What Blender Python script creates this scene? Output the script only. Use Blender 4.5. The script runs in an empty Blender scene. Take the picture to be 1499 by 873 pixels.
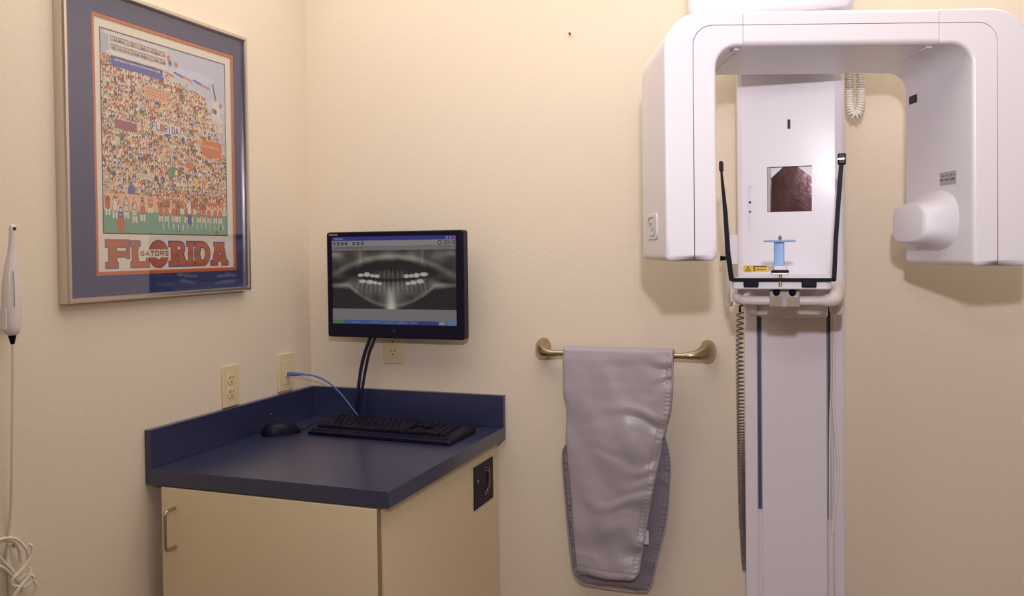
import bpy, bmesh, math, random
import numpy as np
from mathutils import Vector, Matrix, noise
random.seed(7); rng = np.random.RandomState(5)
PI = math.pi
scn = bpy.context.scene
C = scn.collection

# ------------------------------------------------------------------ materials
def lin(c):
    return tuple((v/12.92 if v <= .04045 else ((v+.055)/1.055)**2.4) for v in c)
def hexc(h):
    return lin(tuple(int(h[i:i+2], 16)/255 for i in (0, 2, 4)))
def mat(name, col, rough=.5, metal=0., bump=None, spec=.5, coat=0., sheen=0., vary=0., vscale=8.):
    m = bpy.data.materials.new(name); m.use_nodes = True
    nt = m.node_tree; b = nt.nodes['Principled BSDF']
    b.inputs['Base Color'].default_value = (*col, 1)
    b.inputs['Roughness'].default_value = rough
    b.inputs['Metallic'].default_value = metal
    b.inputs['Specular IOR Level'].default_value = spec
    b.inputs['Coat Weight'].default_value = coat
    b.inputs['Coat Roughness'].default_value = .15
    if sheen: b.inputs['Sheen Weight'].default_value = sheen
    if vary or bump:
        tc = nt.nodes.new('ShaderNodeTexCoord')
    if vary:
        n = nt.nodes.new('ShaderNodeTexNoise'); n.inputs['Scale'].default_value = vscale
        n.inputs['Detail'].default_value = 5
        nt.links.new(tc.outputs['Object'], n.inputs['Vector'])
        mx = nt.nodes.new('ShaderNodeMixRGB'); mx.blend_type = 'MIX'
        mx.inputs[1].default_value = (*[v*(1-vary) for v in col], 1)
        mx.inputs[2].default_value = (*[min(1, v*(1+vary)) for v in col], 1)
        nt.links.new(n.outputs['Fac'], mx.inputs[0]); nt.links.new(mx.outputs[0], b.inputs['Base Color'])
    if bump:
        sc, st, dist = bump
        n2 = nt.nodes.new('ShaderNodeTexNoise'); n2.inputs['Scale'].default_value = sc
        n2.inputs['Detail'].default_value = 3
        bp = nt.nodes.new('ShaderNodeBump'); bp.inputs['Strength'].default_value = st
        bp.inputs['Distance'].default_value = dist
        nt.links.new(tc.outputs['Object'], n2.inputs['Vector'])
        nt.links.new(n2.outputs['Fac'], bp.inputs['Height']); nt.links.new(bp.outputs['Normal'], b.inputs['Normal'])
    return m
M = {}
M['wall'] = mat('wall_paint', (.785, .675, .545), .72, bump=(130, .22, .003), spec=.3)
M['ceil'] = mat('ceiling_paint', (.80, .76, .70), .9)
M['floor'] = mat('floor_vinyl', (.16, .13, .10), .5, vary=.15)
M['base'] = mat('baseboard_paint', (.60, .50, .40), .5)
M['white'] = mat('machine_white_plastic', (.80, .76, .82), .36, spec=.5, coat=.12)
M['white2'] = mat('column_white_paint', (.76, .70, .76), .34, spec=.5)
M['cream'] = mat('cream_plastic', (.74, .68, .66), .4)
M['ivory'] = mat('ivory_plastic', (.76, .62, .38), .4)
M['slot'] = mat('slot_dark', (.03, .02, .015), .6)
M['black'] = mat('black_plastic', (.005, .003, .017), .40, spec=.2)
M['blackm'] = mat('black_matte', (.003, .002, .009), .45, spec=.12)
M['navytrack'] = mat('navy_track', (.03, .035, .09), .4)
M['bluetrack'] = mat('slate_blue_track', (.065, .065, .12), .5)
M['lam'] = mat('navy_laminate', (.024, .029, .080), .30, spec=.8, coat=.15, vary=.10, vscale=180)
M['lamedge'] = mat('laminate_edge_seam', (.05, .03, .03), .5)
M['cab'] = mat('almond_laminate', (.76, .63, .42), .45, spec=.4, vary=.04, vscale=60)
M['cabedge'] = mat('almond_edge_band', (.30, .20, .10), .5)
M['steel'] = mat('brushed_steel', (.50, .42, .38), .3, metal=1)
M['nickel'] = mat('brushed_nickel', (.46, .37, .25), .32, metal=1, bump=(300, .1, .0005))
M['chrome'] = mat('chrome', (.75, .73, .74), .14, metal=1)
M['mirror'] = mat('mirror_dark_reflection', (.15, .085, .09), .07, metal=.9, bump=(35, .16, .0015), vary=.5, vscale=22)  # mauve-brown base paints in the dark room reflection
M['gold'] = mat('brass_pin', (.45, .35, .18), .35, metal=1)
M['silverframe'] = mat('silver_frame', (.66, .60, .55), .28, metal=1)
M['matnavy'] = mat('navy_mat_board', (.038, .045, .15), .9, spec=.1, bump=(400, .1, .001))
M['matorange'] = mat('orange_mat_board', (.56, .12, .03), .8)
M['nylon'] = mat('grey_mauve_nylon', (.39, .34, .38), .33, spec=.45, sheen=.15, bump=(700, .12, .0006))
M['nylond'] = mat('grey_nylon_darker', (.25, .22, .26), .5, spec=.4, bump=(700, .12, .0006))  # darker tone of the front flap's nylon, for the back flap
M['thread'] = mat('mauve_thread', (.20, .13, .16), .7)
M['tag'] = mat('white_tag', (.62, .58, .62), .7)
M['bluecable'] = mat('blue_cable', (.07, .13, .42), .4)
M['darkcable'] = mat('dark_navy_cable', (.012, .011, .045), .35)
M['biteblue'] = mat('pale_blue_plastic', (.26, .45, .80), .35)
M['yellow'] = mat('yellow_sticker', (.78, .50, .02), .5)
M['label'] = mat('grey_label', (.40, .36, .38), .4)
M['ink'] = mat('label_ink', (.06, .045, .05), .5)
M['greycoil'] = mat('grey_curly_cord', (.17, .14, .14), .45)
M['handpiece'] = mat('handpiece_white', (.74, .66, .66), .3, coat=.3)
M['creamcord'] = mat('cream_cord', (.80, .74, .67), .4)
M['key'] = mat('keycap_black', (.006, .004, .016), .5, spec=.2)
M['keyprint'] = mat('keycap_print', (.25, .24, .28), .5)
M['ledoff'] = mat('dim_button', (.03, .02, .05), .4, spec=.3)
M['ventnavy'] = mat('dark_navy_plate', (.007, .007, .026), .5, spec=.2)
M['logo'] = mat('silver_lettering', (.45, .44, .50), .4)
M['copper'] = mat('copper_wire', (.35, .17, .10), .35, metal=.8)

g = bpy.data.materials.new('picture_glass'); g.use_nodes = True
nt = g.node_tree; nt.nodes.clear()
o_ = nt.nodes.new('ShaderNodeOutputMaterial'); mx = nt.nodes.new('ShaderNodeMixShader')
tr = nt.nodes.new('ShaderNodeBsdfTransparent'); gl = nt.nodes.new('ShaderNodeBsdfGlossy'); gl.inputs['Roughness'].default_value = .02
lw_ = nt.nodes.new('ShaderNodeLayerWeight'); lw_.inputs[0].default_value = .5
p5 = nt.nodes.new('ShaderNodeMath'); p5.operation = 'POWER'; p5.inputs[1].default_value = 5
fr = nt.nodes.new('ShaderNodeMath'); fr.operation = 'MULTIPLY_ADD'; fr.inputs[1].default_value = .90; fr.inputs[2].default_value = .09
nt.links.new(lw_.outputs['Facing'], p5.inputs[0]); nt.links.new(p5.outputs[0], fr.inputs[0])
nt.links.new(fr.outputs[0], mx.inputs[0]); nt.links.new(tr.outputs[0], mx.inputs[1]); nt.links.new(gl.outputs[0], mx.inputs[2])
nt.links.new(mx.outputs[0], o_.inputs[0]); M['glass'] = g

def attr_mat(name, emit=0., rough=.85):
    m = bpy.data.materials.new(name); m.use_nodes = True
    nt = m.node_tree; b = nt.nodes['Principled BSDF']
    a = nt.nodes.new('ShaderNodeVertexColor'); a.layer_name = 'Col'
    if emit:
        b.inputs['Base Color'].default_value = (.01, .01, .012, 1)
        nt.links.new(a.outputs['Color'], b.inputs['Emission Color']); b.inputs['Emission Strength'].default_value = emit
    else:
        nt.links.new(a.outputs['Color'], b.inputs['Base Color'])
    b.inputs['Roughness'].default_value = rough
    return m
M['print'] = attr_mat('poster_ink')
M['screen'] = attr_mat('lcd_picture', emit=.42, rough=.3)

# ------------------------------------------------------------------ object helpers
def tag(o, label=None, cat=None, group=None, kind=None):
    if label: o['label'] = label
    if cat: o['category'] = cat
    if group: o['group'] = group
    if kind: o['kind'] = kind
    return o
def thing(name, loc, label, cat, group=None):
    o = bpy.data.objects.new(name, None); C.objects.link(o); o.location = loc
    o.empty_display_size = .05
    return tag(o, label, cat, group)
def wpos(o):
    p = Vector((0, 0, 0))
    while o is not None: p += o.location; o = o.parent
    return p
def obj(name, bm, m, parent=None, bevel=0., seg=2, smooth=True, ang=38, label=None, subsurf=0):
    """bm holds WORLD coordinates; the object's origin is put at its centre."""
    me = bpy.data.meshes.new(name)
    if isinstance(bm, bmesh.types.BMesh):
        bmesh.ops.recalc_face_normals(bm, faces=bm.faces)
        for f in bm.faces: f.smooth = smooth
        for e in bm.edges:
            if len(e.link_faces) == 2 and e.calc_face_angle(0) > math.radians(ang): e.smooth = False
        bm.to_mesh(me); bm.free()
    else:
        me = bm
    co = np.empty(len(me.vertices)*3); me.vertices.foreach_get('co', co); co = co.reshape(-1, 3)
    c = Vector((co.max(0)+co.min(0))/2)
    me.transform(Matrix.Translation(-c))
    for x in (m if isinstance(m, (list, tuple)) else [m]): me.materials.append(x)
    o = bpy.data.objects.new(name, me); C.objects.link(o)
    o.location = c - wpos(parent) if parent else c
    o.parent = parent
    if bevel:
        b = o.modifiers.new('bevel', 'BEVEL'); b.width = bevel; b.segments = seg
        b.limit_method = 'ANGLE'; b.angle_limit = math.radians(ang); b.harden_normals = True
    if subsurf:
        s = o.modifiers.new('sub', 'SUBSURF'); s.levels = s.render_levels = subsurf
    if label: o['label'] = label
    return o
def box(bm, a, b, mi=0):
    v = [bm.verts.new((x, y, z)) for x in (a[0], b[0]) for y in (a[1], b[1]) for z in (a[2], b[2])]
    for f in ((0,1,3,2),(4,6,7,5),(0,4,5,1),(2,3,7,6),(0,2,6,4),(1,5,7,3)):
        bm.faces.new([v[i] for i in f]).material_index = mi
    return bm
def B(a, b): return box(bmesh.new(), a, b)
def frame_axes(d):
    d = d.normalized(); up = Vector((0, 0, 1)) if abs(d.z) < .9 else Vector((0, 1, 0))
    s = d.cross(up).normalized(); return s, s.cross(d).normalized()
def tube(bm, pts, r, n=10, cap=True, flat=1.):
    pts = [Vector(p) for p in pts]; rs = r if isinstance(r, (list, tuple)) else [r]*len(pts)
    rings = []; ps = None
    for i, p in enumerate(pts):
        d = (pts[min(i+1, len(pts)-1)]-pts[max(i-1, 0)]).normalized()
        if ps is None: s, u = frame_axes(d)
        else:
            s = (ps - d*ps.dot(d)).normalized(); u = s.cross(d)
        ps = s
        rings.append([bm.verts.new(p+(s*math.cos(2*PI*k/n)+u*math.sin(2*PI*k/n)*flat)*rs[i]) for k in range(n)])
    for a, b in zip(rings, rings[1:]):
        for k in range(n): bm.faces.new((a[k], a[(k+1) % n], b[(k+1) % n], b[k]))
    if cap: bm.faces.new(rings[0]); bm.faces.new(rings[-1])
    return bm
def T(pts, r, n=10, **k): return tube(bmesh.new(), pts, r, n, **k)
def spline(P, n=10):
    P = [Vector(p) for p in P]; out = []
    for i in range(len(P)-1):
        a = P[max(i-1, 0)]; b = P[i]; c = P[i+1]; d = P[min(i+2, len(P)-1)]
        for k in range(n):
            t = k/n
            out.append(.5*((2*b)+(-a+c)*t+(2*a-5*b+4*c-d)*t*t+(-a+3*b-3*c+d)*t**3))
    out.append(P[-1]); return out
def prism(bm, poly, f, mi=0):
    """poly: 2-D outline; f(p, k) -> 3-D point for side k = 0/1"""
    a = [bm.verts.new(f(p, 0)) for p in poly]; b = [bm.verts.new(f(p, 1)) for p in poly]
    n = len(poly)
    bm.faces.new(a).material_index = mi; bm.faces.new(b).material_index = mi
    for k in range(n): bm.faces.new((a[k], a[(k+1) % n], b[(k+1) % n], b[k])).material_index = mi
    return bm
def arc(cx, cy, r, a0, a1, n=8, ry=None):
    ry = r if ry is None else ry
    return [(cx+r*math.cos(math.radians(a0+(a1-a0)*i/n)), cy+ry*math.sin(math.radians(a0+(a1-a0)*i/n))) for i in range(n+1)]
def rrect(x0, y0, x1, y1, r, n=5):
    return (arc(x1-r, y1-r, r, 0, 90, n)+arc(x0+r, y1-r, r, 90, 180, n)+arc(x0+r, y0+r, r, 180, 270, n)+arc(x1-r, y0+r, r, 270, 360, n))
def XZ(poly, y0, y1):  # outline in x,z extruded along y
    return prism(bmesh.new(), poly, lambda p, k: (p[0], (y0, y1)[k], p[1]))
def YZ(poly, x0, x1):
    return prism(bmesh.new(), poly, lambda p, k: ((x0, x1)[k], p[0], p[1]))
def XY(poly, z0, z1):
    return prism(bmesh.new(), poly, lambda p, k: (p[0], p[1], (z0, z1)[k]))
def lathe(bm, prof, o, ax, n=24):
    """prof: (radius, distance along ax)"""
    o = Vector(o); ax = Vector(ax).normalized(); s, u = frame_axes(ax); rings = []
    for r, h in prof:
        rings.append([bm.verts.new(o+ax*h+(s*math.cos(2*PI*k/n)+u*math.sin(2*PI*k/n))*max(r, 1e-5)) for k in range(n)])
    for a, b in zip(rings, rings[1:]):
        for k in range(n): bm.faces.new((a[k], a[(k+1) % n], b[(k+1) % n], b[k]))
    bm.faces.new(rings[0]); bm.faces.new(rings[-1])
    return bm
def textmesh(s, size, f, depth=.0004):
    """built-in font lettering as a mesh; f maps (x, y, z) -> world"""
    cu = bpy.data.curves.new('t', 'FONT'); cu.body = s; cu.size = size; cu.extrude = depth/2; cu.resolution_u = 3
    to = bpy.data.objects.new('t', cu); C.objects.link(to)
    dg = bpy.context.evaluated_depsgraph_get(); me = bpy.data.meshes.new_from_object(to.evaluated_get(dg))
    bpy.data.objects.remove(to); bpy.data.curves.remove(cu)
    for v in me.vertices: v.co = Vector(f(*v.co))
    return me
def raster(img, f):
    """img: H x W x 3 linear colours, run-length merged per row; f(u, v) -> world, v from the top"""
    H, W, _ = img.shape; q = np.round(img*255).astype(int); key = q[..., 0]*65536+q[..., 1]*256+q[..., 2]
    vs = []; cols = []
    for j in range(H):
        row = key[j]; ch = np.flatnonzero(np.diff(row))+1; st = np.concatenate([[0], ch]); en = np.concatenate([ch, [W]])
        for a, b in zip(st, en):
            vs += [f(a/W, (j+1)/H), f(b/W, (j+1)/H), f(b/W, j/H), f(a/W, j/H)]; cols.append(img[j, a])
    n = len(cols); me = bpy.data.meshes.new('raster')
    me.vertices.add(4*n); me.vertices.foreach_set('co', np.array(vs, dtype=np.float32).ravel())
    me.loops.add(4*n); me.loops.foreach_set('vertex_index', np.arange(4*n, dtype=np.int32))
    me.polygons.add(n); me.polygons.foreach_set('loop_start', np.arange(0, 4*n, 4, dtype=np.int32))
    me.update(calc_edges=True)
    at = me.color_attributes.new('Col', 'FLOAT_COLOR', 'CORNER')
    c4 = np.ones((n, 4), np.float32); c4[:, :3] = cols
    at.data.foreach_set('color', np.repeat(c4, 4, axis=0).ravel())
    return me
def dup(o, parent=None, loc=None):
    c = o.copy(); C.objects.link(c)
    if parent is not None: c.parent = parent
    if loc is not None: c.location = loc
    for ch in [k for k in bpy.data.objects if k.parent == o]: dup(ch, c)
    return c

# ------------------------------------------------------------------ camera
cam = bpy.data.cameras.new('camera'); co = bpy.data.objects.new('camera', cam); C.objects.link(co)
yaw, pitch, roll, F = .3511, -.0183, -.0114, 1266.35
fwd = Vector((-math.sin(yaw)*math.cos(pitch), math.cos(yaw)*math.cos(pitch), math.sin(pitch)))
rt = Vector((math.cos(yaw), math.sin(yaw), 0)); up = rt.cross(fwd)
r2 = rt*math.cos(roll)+up*math.sin(roll); u2 = -rt*math.sin(roll)+up*math.cos(roll)
mw = Matrix((r2, u2, -fwd)).transposed().to_4x4(); mw.translation = (1.5625, -2.3802, 1.4303)
co.matrix_world = mw
cam.sensor_width = 36; cam.lens = 36*F/1499; cam.shift_y = -(436.5-389.4)/1499; cam.clip_start = .05
scn.camera = co

# ------------------------------------------------------------------ setting
RX, RY, RZ = 2.95, -3.3, 2.44
def st(name, bm, m): return tag(obj(name, bm, m), kind='structure')
st('floor', B((-.1, RY-.1, -.1), (RX+.1, .1, 0)), M['floor'])
st('ceiling', B((-.1, RY-.1, RZ), (RX+.1, .1, RZ+.1)), M['ceil'])
st('wall_left', B((-.1, RY, 0), (0, .1, RZ)), M['wall'])
st('wall_back', B((0, 0, 0), (RX, .1, RZ)), M['wall'])
st('wall_right', B((RX, RY, 0), (RX+.1, .1, RZ)), M['wall'])
st('wall_front', B((-.1, RY-.1, 0), (RX+.1, RY, RZ)), M['wall'])
st('baseboard_left', B((.0005, RY+.02, .0005), (.012, -.75, .09)), M['base'])
st('baseboard_back', B((.70, -.012, .0005), (1.33, -.0005, .09)), M['base'])

# ------------------------------------------------------------------ framed poster
def make_poster():
    t = thing('framed_poster', (.0, -.649, 1.68), 'large silver-framed college football crowd poster with navy mat and FLORIDA lettering on the left wall', 'picture')
    y0, y1, z0, z1 = -.965, -.337, 1.325, 2.036
    # frame: four mitred bars with a stepped section
    def bar(pts):
        bm = bmesh.new()
        sec = [(0, .001), (0, .026), (.003, .030), (.0095, .030), (.0115, .026), (.0115, .0205), (.0115, .001)]
        loops = []
        for w, x in sec:
            loops.append([bm.verts.new(v) for v in ((x, y0+w, z0+w), (x, y1-w, z0+w), (x, y1-w, z1-w), (x, y0+w, z1-w))])
        n = len(sec)
        for i in range(n):
            a, b = loops[i], loops[(i+1) % n]
            for k in range(4): bm.faces.new((a[k], a[(k+1) % 4], b[(k+1) % 4], b[k]))
        return bm
    fr = obj('frame', bar(None), M['silverframe'], t, smooth=False)
    # mats
    def ring(o, i, xb, xf, bev):
        bm = bmesh.new(); L = []
        for (a, b, c, d), x in ((o, xb), (o, xf), ((i[0]-bev, i[1]+bev, i[2]-bev, i[3]+bev), xf), (i, xb)):
            L.append([bm.verts.new(v) for v in ((x, a, c), (x, b, c), (x, b, d), (x, a, d))])
        for p, q in zip(L, L[1:]):
            for k in range(4): bm.faces.new((p[k], p[(k+1) % 4], q[(k+1) % 4], q[k]))
        return bm
    O = (y0+.012, y1-.012, z0+.012, z1-.012)
    obj('mat_board', ring(O, (-.872, -.381, 1.383, 1.978), .0125, .0145, .001), M['matnavy'], t, smooth=False, label='navy mat board')
    obj('mat_liner', ring((-.886, -.367, 1.370, 1.991), (-.8635, -.3895, 1.3915, 1.9695), .0108, .0122, .001), M['matorange'], t, smooth=False, label='orange inner mat')
    obj('backing_board', B((.003, O[0], O[2]), (.0085, O[1], O[3])), M['blackm'], t)
    # ---- the print (drawn cell by cell), window y -.872..-.381, z 1.383..1.978
    Y0, Y1, Z0, Z1 = -.872, -.381, 1.383, 1.978
    W, H = 460, 560
    im = np.zeros((H, W, 3)); paper = np.array((.78, .70, .60)); im[:] = paper
    def PX(y): return (y-Y0)/(Y1-Y0)*W
    def PZ(z): return (Z1-z)/(Z1-Z0)*H
    X0, X1, T0, T1 = PX(-.846), PX(-.414), PZ(1.948), PZ(1.480)
    aw, ah = X1-X0, T1-T0
    yy, xx = np.mgrid[0:H, 0:W]
    U = (xx-X0)/aw; V = (yy-T0)/ah
    def fill(mask, c): im[mask] = c
    def rect(u0, v0, u1, v1, c, sk=0.): fill((U >= u0) & (U <= u1) & (V-sk*(U-u0) >= v0) & (V-sk*(U-u0) <= v1) & (U > 0) & (U < 1) & (V > 0) & (V < 1), c)
    def ell(u, v, ru, rv, c): fill((((U-u)/ru)**2+((V-v)/rv)**2 < 1) & (U > .003) & (U < .997), c)
    def seg(x0, y0, x1, y1, w, c):
        a, b = int(min(x0, x1)-w-1), int(max(x0, x1)+w+2); e, d = int(min(y0, y1)-w-1), int(max(y0, y1)+w+2)
        a, e = max(a, 0), max(e, 0); Y, X = np.mgrid[e:min(d, H), a:min(b, W)]
        if Y.size == 0: return
        dx, dy = x1-x0, y1-y0; L = dx*dx+dy*dy+1e-9
        tt = np.clip(((X-x0)*dx+(Y-y0)*dy)/L, 0, 1)
        mk = (X-x0-tt*dx)**2+(Y-y0-tt*dy)**2 <= w*w
        im[e:min(d, H), a:min(b, W)][mk] = c
    def UV(u, v): return X0+u*aw, T0+v*ah
    SKY = np.array((.52, .53, .66)); ORG = np.array((.62, .16, .05)); BLU = np.array((.05, .06, .28)); WHT = np.array((.76, .68, .60))
    SK = np.array((.80, .60, .46)); BRN = np.array((.12, .05, .03)); GRN = np.array((.15, .33, .24)); YEL = np.array((.80, .62, .02))
    rect(0, 0, 1, 1, SKY)
    ell(.7, .12, .2, .03, SKY*1.12); ell(.9, .26, .12, .03, SKY*1.1)
    def top(u):
        if u < .46: return .13
        if u < .80: return .135+.06*(u-.46)/.34
        return .195+(u-.80)/.2*.36
    # stand background
    tops = np.interp(U, [0, .46, .80, 1.0], [.13, .14, .20, .56])
    fill((V > tops) & (V < .87) & (U > 0) & (U < 1), WHT*.86)
    # shuttle and smoke
    ell(.915, .30, .035, .09, np.array((.74, .66, .62))); ell(.93, .38, .05, .07, np.array((.70, .62, .55)))
    for k in range(60):
        a = UV(.90+.1*random.random(), .36+.16*random.random()); seg(*a, a[0]+2, a[1]-6, .8, np.array((.35, .30, .25))*random.uniform(.6, 1.4))
    a = UV(.885, .135); b = UV(.905, .225); seg(*a, *b, 2.2, np.array((.12, .10, .09))); seg(a[0]+3, a[1]+10, b[0]+5, b[1], 1.2, np.array((.10, .09, .09))); seg(a[0]-3, a[1]+14, b[0]-5, b[1]+1, 1, WHT)
    # people
    shirts = [ORG]*6+[BLU]*5+[WHT]*9+[np.array((.75, .30, .12))]*2+[np.array((.55, .55, .65)), np.array((.70, .58, .22)), np.array((.45, .05, .06)), np.array((.10, .28, .20)), np.array((.20, .25, .50)), SK, SK]
    hairs = [BRN, BRN*.5, np.array((.35, .20, .08)), np.array((.60, .45, .18)), BRN, ORG, BLU]
    def person(x, y, s, shirt=None, legs=None):
        sh = shirts[rng.randint(len(shirts))] if shirt is None else shirt
        j = rng.uniform(.8, 1.1); sk = SK*rng.uniform(.75, 1.15) if rng.rand() < .85 else BRN*1.8
        w = s*.42
        if legs is not None:
            seg(x-w*.5, y+s*1.1, x-w*.7, y+s*2.6, s*.2, legs); seg(x+w*.5, y+s*1.1, x+w*.8, y+s*2.6, s*.2, legs)
        seg(x, y+s*.5, x, y+s*1.35, w+1.0, BRN*.6)
        seg(x, y+s*.55, x, y+s*1.3, w, sh*j)
        m_ = rng.rand()
        if m_ < .6:
            dx = rng.uniform(-.5, 1.)*s
            seg(x-w, y+s*.5, x-w-abs(dx)*.5, y-s*.4, 1.3, sk); seg(x+w, y+s*.5, x+w+abs(dx)*.4, y-s*.3, 1.3, sk)
        if m_ > .6: seg(x-w*.7, y+s*.8, x+w*.7, y+s*.8, 1.1, (WHT if sh is not WHT else BLU))
        seg(x, y-s*.14, x, y-s*.06, s*.29, hairs[rng.randint(len(hairs))])
        seg(x, y+s*.08, x, y+s*.14, s*.22, sk)
        if s > 5: im[int(min(y+s*.1, H-1)), int(min(max(x+s*.12, 0), W-1))] = BRN; im[int(min(y+s*.1, H-1)), int(min(max(x-s*.12, 0), W-1))] = BRN
    v = .135
    while v < .82:
        s = 12.0+3.0*v; du = s*.80/aw
        for k in range(int(1/du)+1):
            u = (k+.5*rng.rand())*du-.004
            if u > 1.0 or v < np.interp(u, [0, .46, .80, 1.0], [.13, .15, .215, .58]): continue
            x, y = UV(u, v+rng.uniform(-.006, .006)); person(x, y, s*rng.uniform(.85, 1.12))
        v += s*.92/ah
    # press box and awning, upper left
    for i in range(2):
        pass
    rect(.03, .0, .50, .115, np.array((.66, .60, .62)), .02); rect(.0, .02, .06, .12, np.array((.42, .42, .50)))
    for r_ in (.022, .062):
        rect(.07, r_, .48, r_+.028, np.array((.22, .18, .20)), .02)
        for k in range(30):
            x, y = UV(.08+.39*k/29, r_+.012+.02*(.39*k/29)); seg(x, y, x, y+4, 1.6, [WHT, ORG, SK, BLU, np.array((.5, .5, .3))][rng.randint(5)]*rng.uniform(.6, 1)); seg(x, y-2, x, y-1, 1.5, SK)
    rect(.07, .052, .49, .056, WHT, .02); rect(.04, .100, .49, .112, WHT, .02)
    rect(.07, .120, .455, .172, BLU*1.3, .02); rect(.07, .120, .455, .134, BLU*.6, .02)
    for k in range(26):
        x, y = UV(.10+.33*k/25, .134+.02*.33*k/25); seg(x, y, x, y+2, 1.5, WHT*rng.uniform(.7, 1))
    rect(.01, .13, .06, .15, ORG)
    # pennants and balloons
    for k, (u, v_) in enumerate(((.50, .145), (.575, .135), (.65, .145), (.735, .15), (.81, .165))):
        c = ORG if k % 2 == 0 else BLU; x, y = UV(u-.01, v_-.01)
        for q in range(6): seg(x-6+q*5, y+q*1.0-1.5*(q % 2), x-3+q*5, y+q*1.2+1.5*(q % 2), 2.2, c)
    for u, v_, c in ((.505, .055, ORG), (.515, .08, BLU), (.565, .08, ORG), (.885, .285, ORG), (.905, .29, BLU), (.955, .25, ORG)):
        ell(u, v_, .014, .015, c)
    # banners in the crowd
    def strokes(s, x, y, h, w, c, sk=0., width=1.1):
        G = {'F': [(0,0,0,1),(0,0,1,0),(0,.5,.8,.5)], 'L': [(0,0,0,1),(0,1,1,1)], 'O': [(0,0,1,0),(1,0,1,1),(1,1,0,1),(0,1,0,0)],
             'R': [(0,0,0,1),(0,0,1,0),(1,0,1,.5),(1,.5,0,.5),(.4,.5,1,1)], 'I': [(.5,0,.5,1)], 'D': [(0,0,0,1),(0,0,.8,0),(.8,0,1,.3),(1,.3,1,.7),(1,.7,.8,1),(.8,1,0,1)],
             'A': [(0,1,.5,0),(.5,0,1,1),(.2,.65,.8,.65)], 'G': [(1,.15,.7,0),(.7,0,.3,0),(.3,0,0,.3),(0,.3,0,.7),(0,.7,.3,1),(.3,1,.7,1),(.7,1,1,.8),(1,.8,1,.55),(1,.55,.6,.55)],
             'T': [(0,0,1,0),(.5,0,.5,1)], 'S': [(1,.12,.7,0),(.7,0,.2,0),(.2,0,0,.25),(0,.25,.2,.48),(.2,.48,.8,.55),(.8,.55,1,.78),(1,.78,.8,1),(.8,1,.2,1),(.2,1,0,.88)], ' ': []}
        for ch in s:
            for a, b, c_, d in G[ch]: seg(x+a*w, y+b*h+sk*a, x+c_*w, y+d*h+sk*c_, width, c)
            x += w*1.5; y += sk*1.5
    rect(.31, .225, .50, .285, np.array((.72, .36, .20)), .06)
    for q in range(3):
        x, y = UV(.33, .238+q*.016)
        for k in range(9): seg(x+k*8, y+k*.7, x+k*8+4, y+k*.7, .9, BRN*1.5)
    rect(.36, .405, .585, .455, WHT, .05); x, y = UV(.368, .413); strokes('FLORIDA', x, y, 15, 8.3, BLU, .6, 1.5); ell(.44, .432, .018, .018, ORG)
    rect(.09, .43, .25, .475, np.array((.30, .08, .12)), .06); rect(.78, .46, .96, .55, ORG, .05)
    for k in range(9):
        x, y = UV(.80+.016*k, .49+.001*k); seg(x, y, x, y+4, 1, WHT)
    rect(.63, .60, .70, .635, ORG); rect(.24, .69, .37, .715, WHT*.95, .02)
    for k in range(7):
        x, y = UV(.25+.017*k, .697); seg(x, y, x+2, y+5, 1, BRN*1.5)
    for vv in np.arange(.70, .80, .013): rect(.0, vv, .055, vv+.007, WHT*.7)
    ell(.20, .785, .028, .035, np.array((.08, .10, .32))); ell(.52, .665, .02, .035, np.array((.08, .28, .20)))
    # goal posts
    x, y = UV(.175, .685); seg(x, y, x-2, y+28, 2.2, YEL)
    x, y = UV(.715, .70); seg(x, y, x+3, y+46, 2.4, YEL); ell(.717, .70, .012, .018, YEL)
    # peach wall, field, players
    rect(0, .80, .56, .895, np.array((.78, .42, .26))); rect(0, .885, 1, 1, GRN)
    for k in range(500):
        x, y = UV(random.random()*.99, .89+random.random()*.105); seg(x, y, x+2, y, .7, GRN*random.uniform(.7, 1.35))
    for k in range(11):
        u = .03+.031*k; x, y = UV(u, .80+.03*rng.rand())
        if k % 2 == 0: person(x, y, 13, ORG*rng.uniform(.8, 1.1), WHT)
    for u, v_, c in ((.08, .83, WHT), (.16, .83, WHT), (.22, .85, WHT), (.28, .84, ORG), (.12, .88, BLU)):
        x, y = UV(u, v_); person(x, y, 15, c, WHT*.95)
    x, y = UV(.12, .955); ell(.12, .955, .028, .04, ORG*.8)
    for r_, n_ in ((.765, 19), (.80, 15), (.845, 11)):
        for k in range(n_):
            u = .40+.585*(k+rng.rand()*.4)/n_; x, y = UV(u, r_); person(x, y, 12 if r_ < .8 else 14, ORG*rng.uniform(.75, 1.1), WHT*rng.uniform(.8, 1) if r_ > .78 else None)
    x, y = UV(.655, .83); seg(x-3, y+24, x-4, y+48, 3.5, BLU); seg(x+4, y+24, x+4, y+48, 3.5, BLU); seg(x, y+4, x, y+20, 6, WHT); seg(x-6, y+4, x-14, y-8, 2, WHT); seg(x, y-7, x, y-6, 4, SK); seg(x, y-12, x, y-11, 4, BLU)
    for u, v_ in ((.56, .975), (.90, .985), (.93, .965)): ell(u, v_, .014, .012, BRN*1.6)
    for k in range(14):
        x, y = UV(.44+.04*k, .93+.02*rng.rand()); seg(x, y, x, y+12, 1.3, WHT)
    # everything outside the picture frame line back to paper
    out = (U < 0) | (U > 1) | (V < 0) | (V > 1); im[out] = paper
    fl = (((np.abs(U) < .0035) | (np.abs(U-1) < .0035)) & (V > -.003) & (V < 1.003)) | (((np.abs(V) < .003) | (np.abs(V-1) < .003)) & (U > 0) & (U < 1)); im[fl] = (.05, .04, .04)
    # ---- slab lettering FLORIDA
    lx0, lx1, lz0, lz1 = PX(-.846), PX(-.413), PZ(1.466), PZ(1.397)
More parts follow.
